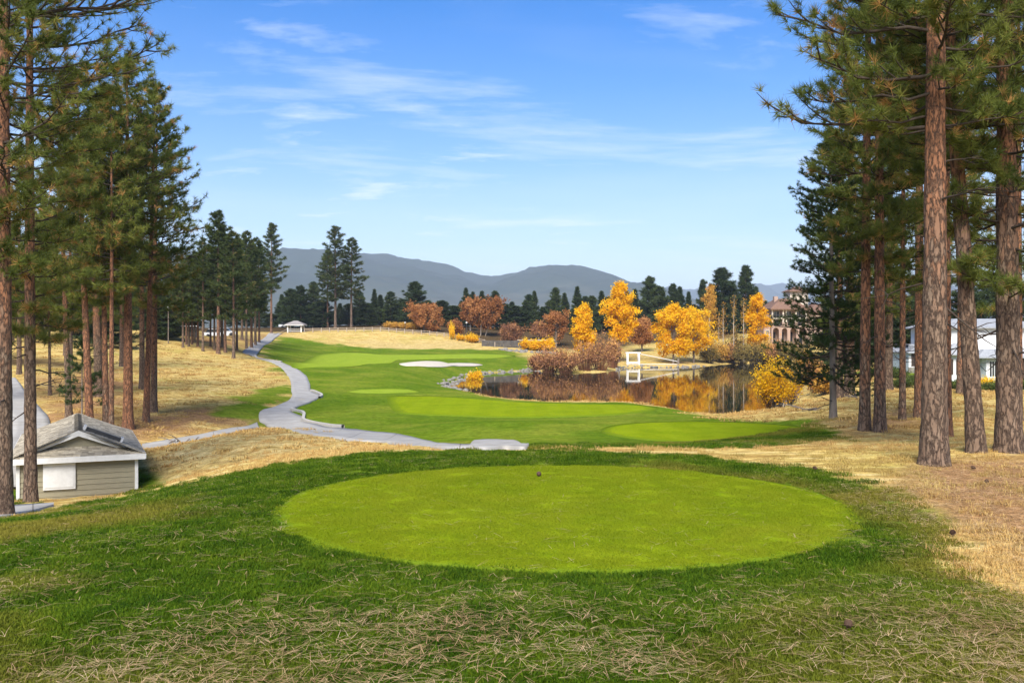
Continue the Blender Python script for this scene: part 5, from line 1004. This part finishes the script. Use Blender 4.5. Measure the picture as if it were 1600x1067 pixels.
# dry grass
x, y = field(15000, 5.5, 75, .62); L_, B_, Pp = zones(x, y); keep = (rg.random(len(x)) < (1-L_)*(.85-.25*B_)) & (tee_r(x, y) > 1.03); x, y, B_ = x[keep], y[keep], B_[keep]
pathp = [(a, b_) for a, b_ in []]; z = gz(x, y); n = len(x)
oncart = np.zeros(n, bool)
PATHS = [o for o in bpy.data.objects if o.name.split('.')[0] in ('cart_path', 'side_path', 'lower_path', 'front_path', 'path_end')]
for o in PATHS:
    co = np.empty(len(o.data.vertices)*3); o.data.vertices.foreach_get('co', co); co = co.reshape(-1, 3)
    d = np.min((x[:, None]-co[None, ::2, 0])**2+(y[:, None]-co[None, ::2, 1])**2, axis=1) if len(co) else 1e9; oncart |= d < .55**2
inshed = polysd(x, y, [(-15.9, 29.9), (-12.0, 31.5), (-15.2, 39.6), (-19.1, 38.0)]) < .1
keep = ~(oncart | inshed); x, y, z, B_ = x[keep], y[keep], z[keep], B_[keep]; n = len(x)
scatter('dry_grass', [bladepatch(4, 110, .17, .075, .007, 1.35), bladepatch(5, 100, .18, .06, .007, 1.45), bladepatch(6, 70, .14, .12, .007, 1.15)], np.column_stack([x, y, z-.01]), np.column_stack([np.zeros((n, 2)), rg.random(n)*6.28]), rg.uniform(.6, 1.2, n)*(.8+.012*y), np.clip(fbm(x*.2, y*.2, 3)*1.6-.05, 0, .55), rg.integers(0, 3, n), M['straw'], 'dry straw grass on the banks')
# taller bleached tufts on the far banks
x, y = field(9000, 30, 150, .56); L_, B_, Pp = zones(x, y); keep = (rg.random(len(x)) < (1-L_)*(.9-.5*B_)*(.25+.75*sstep(30, 55, y))) & (floor_zone(x, y) < .4) & (polysd(x, y, POND) > 1.0); x, y = x[keep], y[keep]
oncart = np.zeros(len(x), bool)
for o in PATHS:
    co = np.empty(len(o.data.vertices)*3); o.data.vertices.foreach_get('co', co); co = co.reshape(-1, 3); oncart |= np.min((x[:, None]-co[None, ::2, 0])**2+(y[:, None]-co[None, ::2, 1])**2, axis=1) < .8**2
keep = ~oncart & (polysd(x, y, [(-15.9, 29.9), (-12.0, 31.5), (-15.2, 39.6), (-19.1, 38.0)]) > .3); x, y = x[keep], y[keep]; n = len(x)
scatter('dry_grass_tufts', [bladepatch(31, 60, .18, .10, .018, 1.35), bladepatch(32, 50, .22, .075, .018, 1.45)], np.column_stack([x, y, gz(x, y)-.03]), np.column_stack([np.zeros((n, 2)), rg.random(n)*6.28]), rg.uniform(.8, 1.7, n)*(1+.008*y), np.clip(fbm(x*.15, y*.15, 3)*1.6-.05, 0, .5), rg.integers(0, 2, n), M['straw'], 'bleached grass tufts on the far banks')
# fallen pine needles
x, y = field(9500, 4.6, 24, .60); x = np.concatenate([x, rg.uniform(5, 15, 3800)]); y = np.concatenate([y, rg.uniform(9.5, 26, 3800)]); L_, B_, Pp = zones(x, y); tr_ = tee_r(x, y)
dens = np.clip(.16+.70*sstep(11.5, 5.5, y)*(.25+.95*sstep(-3, 3, x))+fbm(x*.5+3, y*.8+1, 4)*3.2*sstep(16, 6, y)+1.0*B_, 0.02, 1.4); dens = np.where(tr_ < 1.02, .16, dens)
keep = rg.random(len(x)) < dens; x, y, tr_ = x[keep], y[keep], tr_[keep]; n = len(x); z = gz(x, y)+np.where(tr_ < 1.0, .034, .035)
scatter('pine_needle_litter', [needlepatch(11, 5, .24, .22, .0026), needlepatch(12, 8, .30, .20, .0025), needlepatch(13, 2, .16, .20, .0028)], np.column_stack([x, y, z]), np.column_stack([rg.normal(size=(n, 2))*.04, rg.random(n)*6.28]), rg.uniform(.7, 1.15, n), np.clip(rg.normal(size=n)*.15, 0, .5), np.where(tr_ < 1.0, 2, rg.integers(0, 3, n)), M['litter'], 'fallen pine needles strewn over the tee and rough')

# ------------------------------------------------------------------ air
hm_ = MB().box((-16000, -75, -14), (16000, 12500, 560)).mesh('haze'); mh = bpy.data.materials.new('haze_air'); mh.use_nodes = True; t = mh.node_tree; t.nodes.clear()
pv = N(t, 'ShaderNodeVolumePrincipled'); pv.inputs['Color'].default_value = (.72, .83, 1, 1); pv.inputs['Density'].default_value = HAZE = 1.1e-4; pv.inputs['Anisotropy'].default_value = .0
mo_ = N(t, 'ShaderNodeOutputMaterial'); t.links.new(pv.outputs[0], mo_.inputs['Volume']); hm_.materials.append(mh); tag(link('haze', hm_), kind='stuff')
